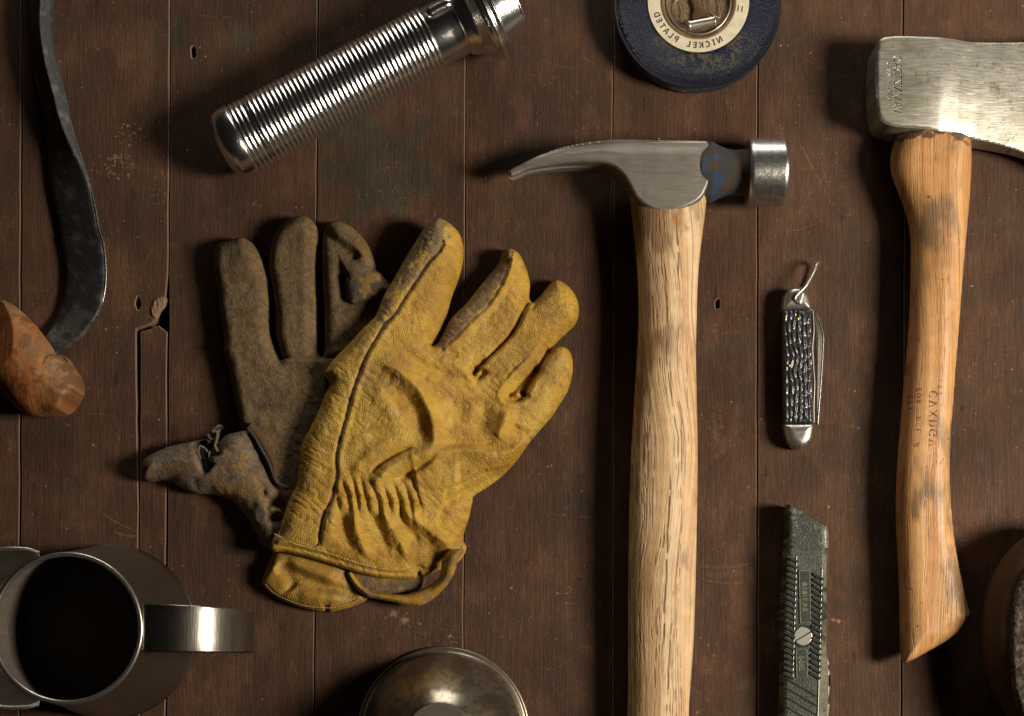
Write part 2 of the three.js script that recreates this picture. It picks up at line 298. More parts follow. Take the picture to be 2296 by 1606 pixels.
const boardMap = tex(BW, BH, (tx, ty) => {
  const x = tx * bk, y = ty * bk; let p = 0; while (p < 8 && x > seams[p + 1]) p++;
  const [tone, hue, off] = plankTone[p], i = ty * BW + tx;
  const wob = 22 * (fbm(x * 0.004 + off, y * 0.0016, 2) - 0.5);
  const g1 = fbm((x + wob) * 0.09 + off, y * 0.006, 3), g2 = vn((x + wob) * 0.42, y * 0.02 + off), weave = vn(x * 0.33 + off, y * 0.07) - 0.5, tick = vn(x * 0.22, y * 0.6 + off) - 0.5;
  const blot = fbm(x * 0.011 + 3 * off, y * 0.008, 4), worn = ss(0.5, 0.72, fbm(x * 0.02 + off, y * 0.012, 4));
  let v = 57 * tone * (0.84 + 0.36 * blot) + 8 * (g1 - 0.5) + 4 * (g2 - 0.5) + 6 * weave + 6 * tick + 8 * worn * (0.5 + vn(x * 0.3, y * 0.2)) + 5 * ss(0.58, 0.74, fbm(x * 0.055 + 70, y * 0.04, 4)) + 7 * (hash(tx, ty) - 0.5);
  const red = fbm(x * 0.016 + 90, y * 0.016, 3) - 0.5 + 0.16 * hue, olive = ss(0.56, 0.74, fbm(x * 0.012 + 40, y * 0.012 + off * 0.2, 4) + 0.2 * bell(x, y, 860, 370, 150, 120) + 0.14 * bell(x, y, 560, 90, 160, 90) + 0.12 * bell(x, y, 120, 250, 80, 160) + 0.1 * bell(x, y, 230, 430, 80, 60));
  const lm = clamp(lightMarks[i]), dm = clamp(darkMarks[i]);
  let c = [v * (1.2 + 0.04 * red - 0.06 * olive), v * (0.83 - 0.015 * red), v * (0.58 + 0.01 * red)];
  const stain = ss(0.44, 0.62, fbm(x * 0.018 + 12, y * 0.018, 4) * 0.8 + 0.42 * bell(x, y, 865, 385, 120, 120) + 0.3 * bell(x, y, 770, 300, 60, 50) + 0.3 * bell(x, y, 500, 70, 120, 60) + 0.22 * bell(x, y, 100, 280, 60, 140) + 0.2 * bell(x, y, 900, 1330, 120, 60) - 0.13);
  c = mix3(c, [v * 0.98, v * 0.9, v * 0.68], stain * 0.75);
  c = mix3(c, [c[0] * 0.5, c[1] * 0.5, c[2] * 0.5], dm);
  c = mix3(c, [190, 156, 126], lm * 0.95);
  boardBump[i] = clamp(0.5 + 0.22 * (g1 - 0.5) + 0.3 * (g2 - 0.5) + 0.22 * weave + 0.22 * tick + 0.1 * (blot - 0.5) + 0.12 * lm - 0.3 * dm);
  return c;
}, true, THREE.MirroredRepeatWrapping);
const boardBumpT = grey(BW, BH, (x, y) => boardBump[y * BW + x], THREE.MirroredRepeatWrapping);
const boardRough = grey(1024, 716, (x, y) => clamp(0.72 + 0.3 * (fbm(x * 0.03, y * 0.012, 3) - 0.5) + 0.2 * (vn(x * 0.9, y * 0.1) - 0.5)), THREE.MirroredRepeatWrapping);
const plankTop = phys({ specularIntensity: 0.42, map: boardMap, bumpMap: boardBumpT, bumpScale: 0.0004, roughnessMap: boardRough, roughness: 1 });
const plankEdge = std({ color: rgb(0.21, 0.125, 0.07), bumpMap: fineGrit, bumpScale: 0.0004, roughness: 0.8 });
const prof0 = (d, R) => Math.sqrt(Math.max(0, 1 - (1 - Math.min(d / R, 1)) ** 2));
function plank(outline, topMm, holes = [], name = 'plank') {
  const sh = new THREE.Shape(outline.map(([x, y]) => new THREE.Vector2((x - CX) * S, -(y - CY) * S)));
  for (const [hx, hy, rx, ry] of holes) { const p = new THREE.Path(); for (let k = 0; k <= 14; k++) { const a = -k / 14 * 6.2832, r = 0.8 + 0.4 * hash(k % 14 + 31, Math.round(hx)); const X = (hx + Math.cos(a) * rx * r - CX) * S, Y = -(hy + Math.sin(a) * ry * r - CY) * S; k ? p.lineTo(X, Y) : p.moveTo(X, Y); } sh.holes.push(p); }
  const g = new THREE.ExtrudeGeometry(sh, { depth: 0.017, bevelEnabled: true, bevelThickness: 0.0006, bevelSize: 0.00055, bevelOffset: -0.00055, bevelSegments: 2, curveSegments: 4 });
  const p = g.attributes.position, uv = g.attributes.uv;
  for (let i = 0; i < p.count; i++) uv.setXY(i, (p.getX(i) / S + CX) / 2296, (-p.getY(i) / S + CY) / 1606);
  g.rotateX(-Math.PI / 2); g.translate(0, topMm * 0.001 - 0.0175, 0);
  const m = new THREE.Mesh(g, [plankTop, plankEdge]); m.name = name; m.castShadow = m.receiveShadow = true; bench.add(m); return m;
}
const Y0 = -780, Y1 = 2500;
const edgeLine = (x, lean, gap, from = Y0, to = Y1, amp = 1.2) => { const r = []; for (let y = from; y <= to; y += 45) r.push([x + gap + lean * (y - 800) / 800 + amp * (vn(y * 0.013, x) - 0.5) + 1.1 * (vn(y * 0.06, x + 9) - 0.5), y]); return r; };
const leans = [0, -3, -5, -4, -3, -2, -1, -2, 0, 0];
const gaps = [2, 2.2, 1.4, 1.6, 1.2, 1.2, 1.8, 2.0, 2, 2];
const tops = [-0.35, 0, -0.55, 0.1, -0.55, -0.5, -1.0, -0.75, -0.6, -0.7];
const holesOf = { 2: [[433, 116, 6, 15]], 5: [[1610, 682, 6, 11]], 1: [[309, 680, 7, 15]] };
for (let i = 0; i < seams.length - 1; i++) {
  const left = edgeLine(seams[i], leans[i], gaps[i]), right = edgeLine(seams[i + 1], leans[i + 1], -gaps[i + 1]);
  if (i === 1) {     // this plank is split along its right edge below a broken knot
    const upper = right.filter(([, y]) => y < 655), crack = [];
    for (let y = 745; y <= Y1; y += 40) crack.push([305 + 5 * (y - 745) / 480 + 3 * (vn(y * 0.02, 4) - 0.5) + (y > 1230 ? 0 : 0), y]);
    const hole = [[371, 664], [366, 678], [360, 692], [352, 704], [350, 716], [342, 724], [330, 730], [316, 735], [306, 738]];
    plank([...left, ...crack.slice().reverse(), ...hole.slice().reverse(), ...upper.slice().reverse()], tops[i], holesOf[1]);
    const sl = crack.map(([x, y]) => [x + 9.5 - 6 * ss(800, 1180, y) + 1.4 * (vn(y * 0.05, 77) - 0.5), y]), sr = edgeLine(seams[2], leans[2], -gaps[2] - 1.5, 745, Y1, 3);
    plank([[318, 742], [336, 738], [345, 732], [356, 730], [366, 738], ...sr, ...sl.slice().reverse()], -0.3, [], 'split_strip');
    continue;
  }
  plank([...left, ...right.slice().reverse()], tops[i], holesOf[i] ?? []);
}
{ const g = new THREE.BoxGeometry(2974 * S, 0.012, 3280 * S); g.translate((1202 - CX) * S, -0.026, (860 - CY) * S); const m = new THREE.Mesh(g, std({ color: rgb(0.03, 0.02, 0.014), roughness: 0.9 })); m.name = 'backing_board'; m.castShadow = m.receiveShadow = true; bench.add(m); }
{ // torn fibres round the broken knot
  const fibre = std({ color: rgb(0.26, 0.16, 0.085), roughness: 0.85, bumpMap: suedeBump, bumpScale: 0.0012 }), cut = zL([[1008, 700], [1022, 655], [1050, 618], [1090, 604], [1118, 612], [1112, 660], [1078, 700], [1052, 752], [1030, 745], [1015, 720]]);
  const m = new THREE.Mesh(inflate({ pts: cut, h0: 0, cell: 1.8, top: (x, y, d) => 0.2 + 1.1 * prof0(d, 8) + 0.9 * (vn(x * 0.55, y * 0.06) - 0.5), edge: () => [0.1, -3], bot: () => -3.2 }), fibre); m.name = 'knot_fibres'; m.castShadow = m.receiveShadow = true; bench.add(m);
}
console.log('bench');
// ---------------------------------------------------------------- metals and woods
const steelDull = std({ color: rgb(0.46, 0.42, 0.37), map: steelSoft, metalness: 0.74, roughness: 0.5, bumpMap: brushed, bumpScale: 0.00004 });
const steelBright = std({ color: rgb(0.78, 0.76, 0.72), map: steelTint, metalness: 0.95, roughness: 0.3, bumpMap: brushed, bumpScale: 0.00003 });
const chrome = std({ color: rgb(0.86, 0.83, 0.78), metalness: 1, roughness: 0.2, bumpMap: fineGrit, bumpScale: 0.00002 });
const nickel = std({ color: rgb(0.8, 0.75, 0.68), map: steelTint, metalness: 0.9, roughness: 0.36 });
const V3 = (x, y, z) => new THREE.Vector3(x, y, z);

// a wood colour map with long pores: light / dark colours are sRGB 0..255
function woodMaps(w, h, lx, ly, o) {   // lx, ly: photo units across and along
  const ink = o.ink ?? null, bump = new Float32Array(w * h);
  const map = tex(w, h, (tx, ty) => {
    const x = tx / w * lx, y = ty / h * ly, wob = o.wave * (fbm(x * 0.008 + 4, y * 0.003 + o.off, 2) - 0.5) + 26 * (fbm(y * 0.0016 + o.off, 2.5, 2) - 0.5);
    const g = fbm((x + wob) * 0.11 + o.off, y * 0.004, 3), line = vn((x + wob) * 0.28 + o.off, y * 0.0045);
    const band = ss(0.36, 0.7, vn((x + wob) * 0.05 + o.off, y * 0.0012));
    const pore = ss(0.66, 0.86, vn((x + wob) * 0.75, y * 0.03 + o.off)) * ss(0.35, 0.66, vn((x + wob) * 0.06 + 31, y * 0.003 + o.off));
    const dirt = ss(0.5, 0.76, fbm(x * 0.02 + o.off, y * 0.0085, 4) + (o.dirt ? o.dirt(x, y) : 0));
    let c = mix3(o.light, o.mid, clamp(0.25 + 0.9 * (g - 0.3) + 0.35 * (line - 0.5)));
    c = mix3(c, o.pale, band * 0.55);
    c = mix3(c, mix3(c, o.dark, 0.4), ss(0.62, 0.85, vn((x + wob) * 0.95 + 7, y * 0.0035))); c = mix3(c, o.dark, pore * (o.poreAmount ?? 0.42)); c = mix3(c, o.grime, dirt * (o.grimeAmount ?? 0.6));
    const k = 1 + 0.14 * (fbm(x * 0.05, y * 0.05, 3) - 0.5) + 0.05 * (hash(tx, ty) - 0.5);
    let b = 0.5 + 0.2 * (line - 0.5) - 0.4 * pore + 0.15 * (vn(x * 0.5, y * 0.1) - 0.5);
    if (ink) { const m = ink[ty * w + tx] * (0.35 + 0.65 * ss(0.3, 0.55, fbm(x * 0.09, y * 0.07, 3))); c = mix3(c, o.inkColor, m * 0.72); b -= 0.2 * m; }
    if (o.extra) c = o.extra(x, y, c);
    bump[ty * w + tx] = clamp(b);
    return [c[0] * k, c[1] * k, c[2] * k];
  });
  return [map, grey(w, h, (x, y) => bump[y * w + x])];
}
const prof = (d, R) => Math.sqrt(Math.max(0, 1 - (1 - Math.min(d / R, 1)) ** 2));

// ---------------------------------------------------------------- flashlight
{
  const a0 = W(510, 329, 20.5), a1 = W(1066, 33, 29), dir = a1.clone().sub(a0), L = dir.length() * 1000; dir.normalize();
  const t = thing('flashlight', 'chrome flashlight with a ribbed barrel lying aslant on the planks', 'flashlight', V3(a0.x, 0, a0.z));
  const at = (mm) => a0.clone().addScaledVector(dir, mm * 0.001);
  const ribs = []; const pitch = 2.72, n = 41, s0 = 10; const R = (s) => mix(19.4, 17.6, s / 132);
  part(t, 'end_cap', turned([[0, -4.2], [10, -4.0], [13, -3.4], [14.2, -2.2], [16.6, -1.4], [18.2, 0], [18.9, 1.6], [19.5, 3.4], [19.6, 6], [19.5, 8.6], [19.0, 9.6], [18.0, 10]], at(0), dir, 96), chrome);
  for (let i = 0; i <= n; i++) { const s = s0 + i * pitch + (i > 2 ? 2.2 : 0); if (i === 3) ribs.push([R(s) - 0.9, s - 2.1], [R(s) - 0.35, s - 1.8], [R(s) - 0.35, s - 0.3]); for (let k = 0; k < 8; k++) { const q = k / 8; ribs.push([R(s) - 1.0 + 1.0 * Math.sqrt(Math.sin(Math.PI * clamp(q, 0.02, 0.98))), s + q * pitch]); } }
  const end = s0 + (n + 1) * pitch + 2.2; ribs.push([R(end) - 1.4, end]);
  part(t, 'ribbed_barrel', turned(ribs, at(0), dir, 96), chrome);
  part(t, 'neck', turned([[16.4, end - 1], [16.8, end + 0.4], [16.9, end + 9], [16.5, end + 10], [16.9, end + 11], [16.8, end + 15], [17.4, end + 16]], at(0), dir, 10), chrome);
  part(t, 'switch', (() => { const g = new THREE.CapsuleGeometry(0.0035, 0.009, 6, 14); g.applyQuaternion(new THREE.Quaternion().setFromUnitVectors(V3(0, 1, 0), dir)); const p = at(end + 9).add(V3(-0.0035, 0.0155, -0.006)); g.translate(p.x, p.y, p.z); return g; })(), chrome);
  const head = part(t, 'head', turned([[17.4, end + 16], [18.2, end + 16.6], [19.2, end + 20], [20.6, end + 22], [20.0, end + 22.6], [21.4, end + 23.4], [26.0, end + 27], [27.4, end + 28.4], [26.4, end + 29.2], [28.2, end + 30], [28.4, end + 31.4], [27.2, end + 32.2], [26.6, end + 33.4], [28.2, end + 34.2], [28.5, end + 35.4], [20, end + 36.2]], at(0), dir, 96), chrome);
  part(t, 'bezel', turned([[20.6, end + 36], [21.9, end + 36.8], [19.4, end + 47.6], [19.9, end + 48], [19.9, end + 49], [18.6, end + 49.4], [17.4, end + 48.6], [0, end + 48.2]], at(0), dir, 96), chrome, head);
}

// ---------------------------------------------------------------- tape measure in a leatherette case
{
  const c = W(1562, 19, 9), t = thing('tape_measure', 'round navy leatherette tape measure with a cream NICKEL PLATED ring', 'tape measure', V3(c.x, 0, c.z)), up = V3(0, 1, 0), o = V3(c.x, 0, c.z), r0 = 183 * S * 991;
  const bumpy = grey(512, 512, (x, y) => { const u = x / 512, v = y / 512, [a, b] = cA(u, v); return clamp(0.7 * ss(0, 0.5, b - a) + 0.3 * t180(u, v)); }, REP); bumpy.repeat.set(5.2, 2);
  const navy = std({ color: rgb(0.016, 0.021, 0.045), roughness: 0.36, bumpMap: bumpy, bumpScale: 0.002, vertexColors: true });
  const even = (pr, st) => pr.flatMap((p, i) => { if (!i) return [p]; const q = pr[i - 1], n = Math.max(1, Math.round(Math.hypot(p[0] - q[0], p[1] - q[1]) / st)); return Array.from({ length: n }, (_, k) => [mix(q[0], p[0], (k + 1) / n), mix(q[1], p[1], (k + 1) / n)]); });
  const g = turned(even([[0, 0.2], [r0 - 3, 0.2], [r0 - 0.6, 1.4], [r0, 3.4], [r0 - 0.2, 8], [r0, 13], [r0 - 0.8, 15.4], [r0 - 2.6, 17.2], [r0 - 6, 18.2], [r0 - 12, 18.6], [29, 18.9], [27.9, 18.6], [27.6, 17]], 0.6), o, up, 420);
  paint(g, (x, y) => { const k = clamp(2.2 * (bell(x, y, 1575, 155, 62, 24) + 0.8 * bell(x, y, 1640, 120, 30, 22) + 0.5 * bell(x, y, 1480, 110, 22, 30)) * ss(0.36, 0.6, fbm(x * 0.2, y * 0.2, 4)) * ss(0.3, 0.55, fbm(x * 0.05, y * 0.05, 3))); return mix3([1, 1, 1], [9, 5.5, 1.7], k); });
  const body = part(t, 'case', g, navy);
  part(t, 'rim_piping', new THREE.TorusGeometry(r0 * 0.001 - 0.0002, 0.0011, 8, 128).rotateX(Math.PI / 2).translate(o.x, 0.0144, o.z), std({ color: rgb(0.02, 0.018, 0.026), roughness: 0.34, bumpMap: fineGrit, bumpScale: 0.0005 }), body);
  const N = 1024, mask = inkMask(N, N, (k) => {      // the photo shows the print mirrored
    k.translate(N / 2, N / 2); k.scale(-1, 1); k.font = 'bold 86px sans-serif'; k.textAlign = 'center'; k.textBaseline = 'middle';
    const put = (s, mid, step) => { for (let i = 0; i < s.length; i++) { const a = mid + (i - (s.length - 1) / 2) * step; k.save(); k.rotate(-a); k.translate(0, 440); k.fillText(s[i], 0, 0); k.restore(); } };
    put('NICKEL', -0.14, 0.146); put('PLATED', 0.90, 0.146);
    k.save(); k.rotate(Math.PI / 2 - 0.17); k.fillRect(-30, 400, 60, 12); k.fillRect(-30, 440, 60, 12); k.restore();
  });
  const cream = tex(N, N, (x, y) => { const m = mask[y * N + x], k = 1 + 0.16 * (fbm(x * 0.02, y * 0.02, 4) - 0.5) + 0.06 * (hash(x, y) - 0.5), st = ss(0.62, 0.8, fbm(x * 0.012 + 8, y * 0.012, 4)); return mix3(mix3([226 * k, 212 * k, 178 * k], [178, 142, 92], st * 0.5), [26, 24, 30], m * 0.94); });
  const ro = 113.5 * S * 982, ri = 84 * S * 982;
  const ring = new THREE.RingGeometry(ri * 0.001, ro * 0.001, 128, 3); { const p = ring.attributes.position, uv = ring.attributes.uv; for (let i = 0; i < p.count; i++) uv.setXY(i, p.getX(i) / (ro * 0.002) + 0.5, 0.5 - p.getY(i) / (ro * 0.002)); }
  ring.rotateX(-Math.PI / 2).translate(o.x, 0.0193, o.z); 
  const lab = part(t, 'label_ring', ring, std({ map: cream, roughness: 0.6, bumpMap: fineGrit, bumpScale: 0.0001 }), t, 'cream printed ring with mirrored NICKEL PLATED lettering');
  const brass = std({ color: rgb(0.33, 0.22, 0.12), map: steelTint, metalness: 0.75, roughness: 0.4, bumpMap: fineGrit, bumpScale: 0.0001 });
  part(t, 'hub_dish', turned([[ri + 0.3, 18.6], [ri + 0.2, 19.5], [ri - 0.8, 19.7], [ri - 1.7, 19.0], [ri - 2.4, 18.2], [ri - 2.9, 18.6], [ri - 3.4, 18.4], [ri - 3.9, 17.4], [ri - 6, 16.6], [6, 16.4], [0, 16.4]], o, up, 96), brass);
  part(t, 'hub_ring', new THREE.TorusGeometry((ri - 2.9) * 0.001, 0.00045, 8, 96).rotateX(Math.PI / 2).translate(o.x, 0.0186, o.z), nickel);
  const crank = part(t, 'crank_plate', inflate({ pts: zR([[1100, -160], [1095, 0], [1135, 120], [1118, 250], [1180, 290], [1340, 260], [1330, 210], [1265, 120], [1235, 0], [1230, -160]]), h0: 18, cell: 3, top: (x, y, d) => 18.2 + 0.5 * prof(d, 5), edge: () => [18.1, 16.6], bot: () => 16.6 }), brass);
  const wire = (pts, h, closed) => tube(zR(pts).map(([x, y]) => W(x, y, h)), 0.0003, 40, 6, closed);
  part(t, 'crank_spring', wire([[950, -40], [900, 50], [893, 150], [950, 250], [992, 285], [1008, 180], [1005, 100], [965, 20]], 18.2, false), nickel, crank);
  part(t, 'crank_spring', wire([[1300, -40], [1310, 90], [1350, 160], [1440, 215], [1475, 230], [1492, 100], [1460, -20], [1400, -40], [1366, 40], [1380, 130], [1440, 215]], 18.2, false), nickel, crank);
  const ra = zR([[1075, 335]])[0], rb = zR([[1415, 270]])[0], pa = W(...ra, 20), pb = W(...rb, 20), rd = pb.clone().sub(pa), rl = rd.length() * 1000;
  part(t, 'crank_roller', turned([[0, -0.6], [2.2, -0.6], [2.9, 0], [2.9, 0.6], [2.5, 0.9], [2.5, rl - 0.9], [2.9, rl - 0.6], [2.9, rl], [2.2, rl + 0.5], [0, rl + 0.5]], pa, rd, 40), nickel, crank);
}

// ---------------------------------------------------------------- claw hammer
{
  const t = thing('claw_hammer', 'claw hammer with a worn pale wooden handle and grey steel head', 'hammer', W(1490, 900, 0));
  const ox = 1395, oy = 430;
  const checks = [[104, 620, 86, 1060, 3, 0.8], [116, 50, 122, 220, 2.4, 0.75], [52, 360, 44, 640, 3, 0.6], [60, 420, 50, 800, 2, 0.6], [70, 520, 60, 940, 2, 0.6], [130, 480, 126, 900, 1.8, 0.5], [112, 860, 96, 1180, 2.6, 0.75], [88, 160, 100, 330, 2, 0.6], [76, 900, 66, 1200, 2, 0.6], [140, 300, 146, 620, 1.6, 0.45], [98, 330, 110, 520, 2, 0.5]];
  const [hm, hb] = woodMaps(384, 2048, 200, 1420, { light: [208, 172, 126], mid: [186, 146, 100], pale: [216, 188, 148], dark: [84, 54, 30], grime: [112, 80, 50], wave: 60, off: 3.3, grimeAmount: 0.62,
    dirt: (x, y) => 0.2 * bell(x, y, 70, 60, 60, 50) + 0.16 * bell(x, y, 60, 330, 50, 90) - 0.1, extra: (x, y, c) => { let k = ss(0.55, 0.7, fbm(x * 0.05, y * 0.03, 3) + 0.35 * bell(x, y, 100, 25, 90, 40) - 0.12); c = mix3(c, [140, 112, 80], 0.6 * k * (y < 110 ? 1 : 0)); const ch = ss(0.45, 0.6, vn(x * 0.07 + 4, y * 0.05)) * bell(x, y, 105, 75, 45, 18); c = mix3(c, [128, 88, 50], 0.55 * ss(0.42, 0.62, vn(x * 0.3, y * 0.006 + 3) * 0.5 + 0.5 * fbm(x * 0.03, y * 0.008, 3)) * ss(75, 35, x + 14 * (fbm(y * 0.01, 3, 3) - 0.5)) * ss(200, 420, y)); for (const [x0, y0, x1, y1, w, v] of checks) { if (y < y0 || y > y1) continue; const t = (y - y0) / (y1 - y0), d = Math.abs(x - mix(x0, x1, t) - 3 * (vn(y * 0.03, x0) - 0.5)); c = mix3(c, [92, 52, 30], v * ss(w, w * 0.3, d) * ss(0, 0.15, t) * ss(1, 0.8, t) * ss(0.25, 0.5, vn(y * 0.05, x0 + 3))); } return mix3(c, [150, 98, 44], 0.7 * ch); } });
  const wood = phys({ map: hm, bumpMap: hb, bumpScale: 0.0006, roughness: 0.52, specularIntensity: 0.6 });
  const hz = (y) => mix(19.5, 15, clamp((y - 440) / 1200));     // height of the handle's middle
  const L = [[1415, 430], [1414, 462], [1420, 520], [1428, 600], [1432, 700], [1428, 800], [1422, 900], [1416, 1000], [1411, 1150], [1409, 1300], [1409, 1450], [1408, 1606], [1402, 1760], [1402, 1820]];
  const R = [[1584, 430], [1582, 462], [1575, 520], [1566, 600], [1562, 700], [1560, 800], [1562, 900], [1564, 1000], [1563, 1150], [1560, 1300], [1555, 1450], [1545, 1606], [1548, 1760], [1546, 1820]];
  part(t, 'handle', inflate({ pts: [...L, ...R.slice().reverse()], h0: 17, cell: 3, step: 6, uvBox: [ox, oy, 200, 1420], softWall: true,
    top: (x, y, d) => hz(y) + 13 * prof(d, 78) + 0.35 * (fbm(x * 0.03, y * 0.01, 3) - 0.5) * Math.min(1, d / 20), edge: (x, y) => [hz(y) + 0.4, hz(y) - 0.4], bot: (x, y, d) => hz(y) - 13 * prof(d, 78) }), wood);
  const out = zT([[110, 1205], [200, 1150], [350, 1085], [500, 1040], [700, 1008], [900, 997], [1200, 1003], [1500, 1009], [1540, 1012], [1556, 1060], [1582, 1160], [1567, 1260], [1540, 1350], [1500, 1425], [1420, 1480], [1300, 1520], [1200, 1520], [1100, 1480], [1030, 1420], [980, 1330], [930, 1250], [860, 1190], [780, 1162], [680, 1154], [560, 1154], [400, 1168], [250, 1196], [150, 1236], [122, 1240]]);
  const tipX = 1143, rootX = 1400, gapAt = (x) => 2.6 * ss(rootX, tipX + 40, x), thick = (x) => mix(12.5, 5.4, ss(1420, tipX - 20, x));
  const bev = (d, r) => r * (1 - prof(d, r * 4 + 0.001));
  const upper = inflate({ pts: out, h0: 32, cell: 1.8, step: 3, smooth: 1, top: (x, y, d) => 19 + thick(x) + 0.9 * ss(1420, 1560, x) + 0.8 * bell(x, y, 1490, 390, 110, 70) - bev(d, 1.4) - 2.2 * ss(366, 306, y) * ss(60, 10, d), edge: (x) => [19 + thick(x) - 1.4, 19 + gapAt(x)], bot: (x) => 19 + gapAt(x) });
  const lower = inflate({ pts: out, h0: 32, cell: 4, top: (x) => 19 - gapAt(x), edge: (x) => [19 - gapAt(x), 19 - thick(x)], bot: (x) => 19 - thick(x) });
  const head = part(t, 'claw_head', mergeGeometries([upper, lower]), steelDull);
  const px = (zx) => zT([[zx, 0]])[0][0], ax = W(px(1560), 387, 19), dirX = V3(1, 0, 0), mm = (zx) => (px(zx) - px(1560)) * S * 981, f = S * 981;
  const neck = turned([[60, 1480], [68, 1545], [66, 1580], [58, 1620], [51.5, 1680], [49, 1740], [50, 1800], [51, 1830]].map(([r, zx]) => [r * f, mm(zx)]), ax, dirX, 64);
  paint(neck, (x, y, h) => { const n = fbm(x * 0.07 + 3, y * 0.07 + h * 0.2, 4), left = ss(1640, 1588, x); const blue = 0.8 * ss(0.6, 0.66, n + 0.1 * left - 0.05), rust = ss(0.5, 0.7, fbm(x * 0.09 + 50, y * 0.09 + h * 0.3, 3)); return mix3(mix3([0.05, 0.047, 0.042], [0.1, 0.056, 0.023], rust * 0.7), [0.03, 0.08, 0.18], 0.85 * blue * ss(1650, 1600, x)); });
  part(t, 'neck', neck, std({ vertexColors: true, metalness: 0.35, roughness: 0.5, bumpMap: fineGrit, bumpScale: 0.0002 }), head, 'dark neck with remains of blue paint');
  part(t, 'striking_poll', turned([[49, 1822], [70, 1824], [74, 1836], [74.6, 1860], [74.6, 2070], [73.4, 2088], [69, 2104], [60, 2113], [44, 2118], [0, 2121]].map(([r, zx]) => [r * f, mm(zx)]), ax, dirX, 96), steelBright, head);
}

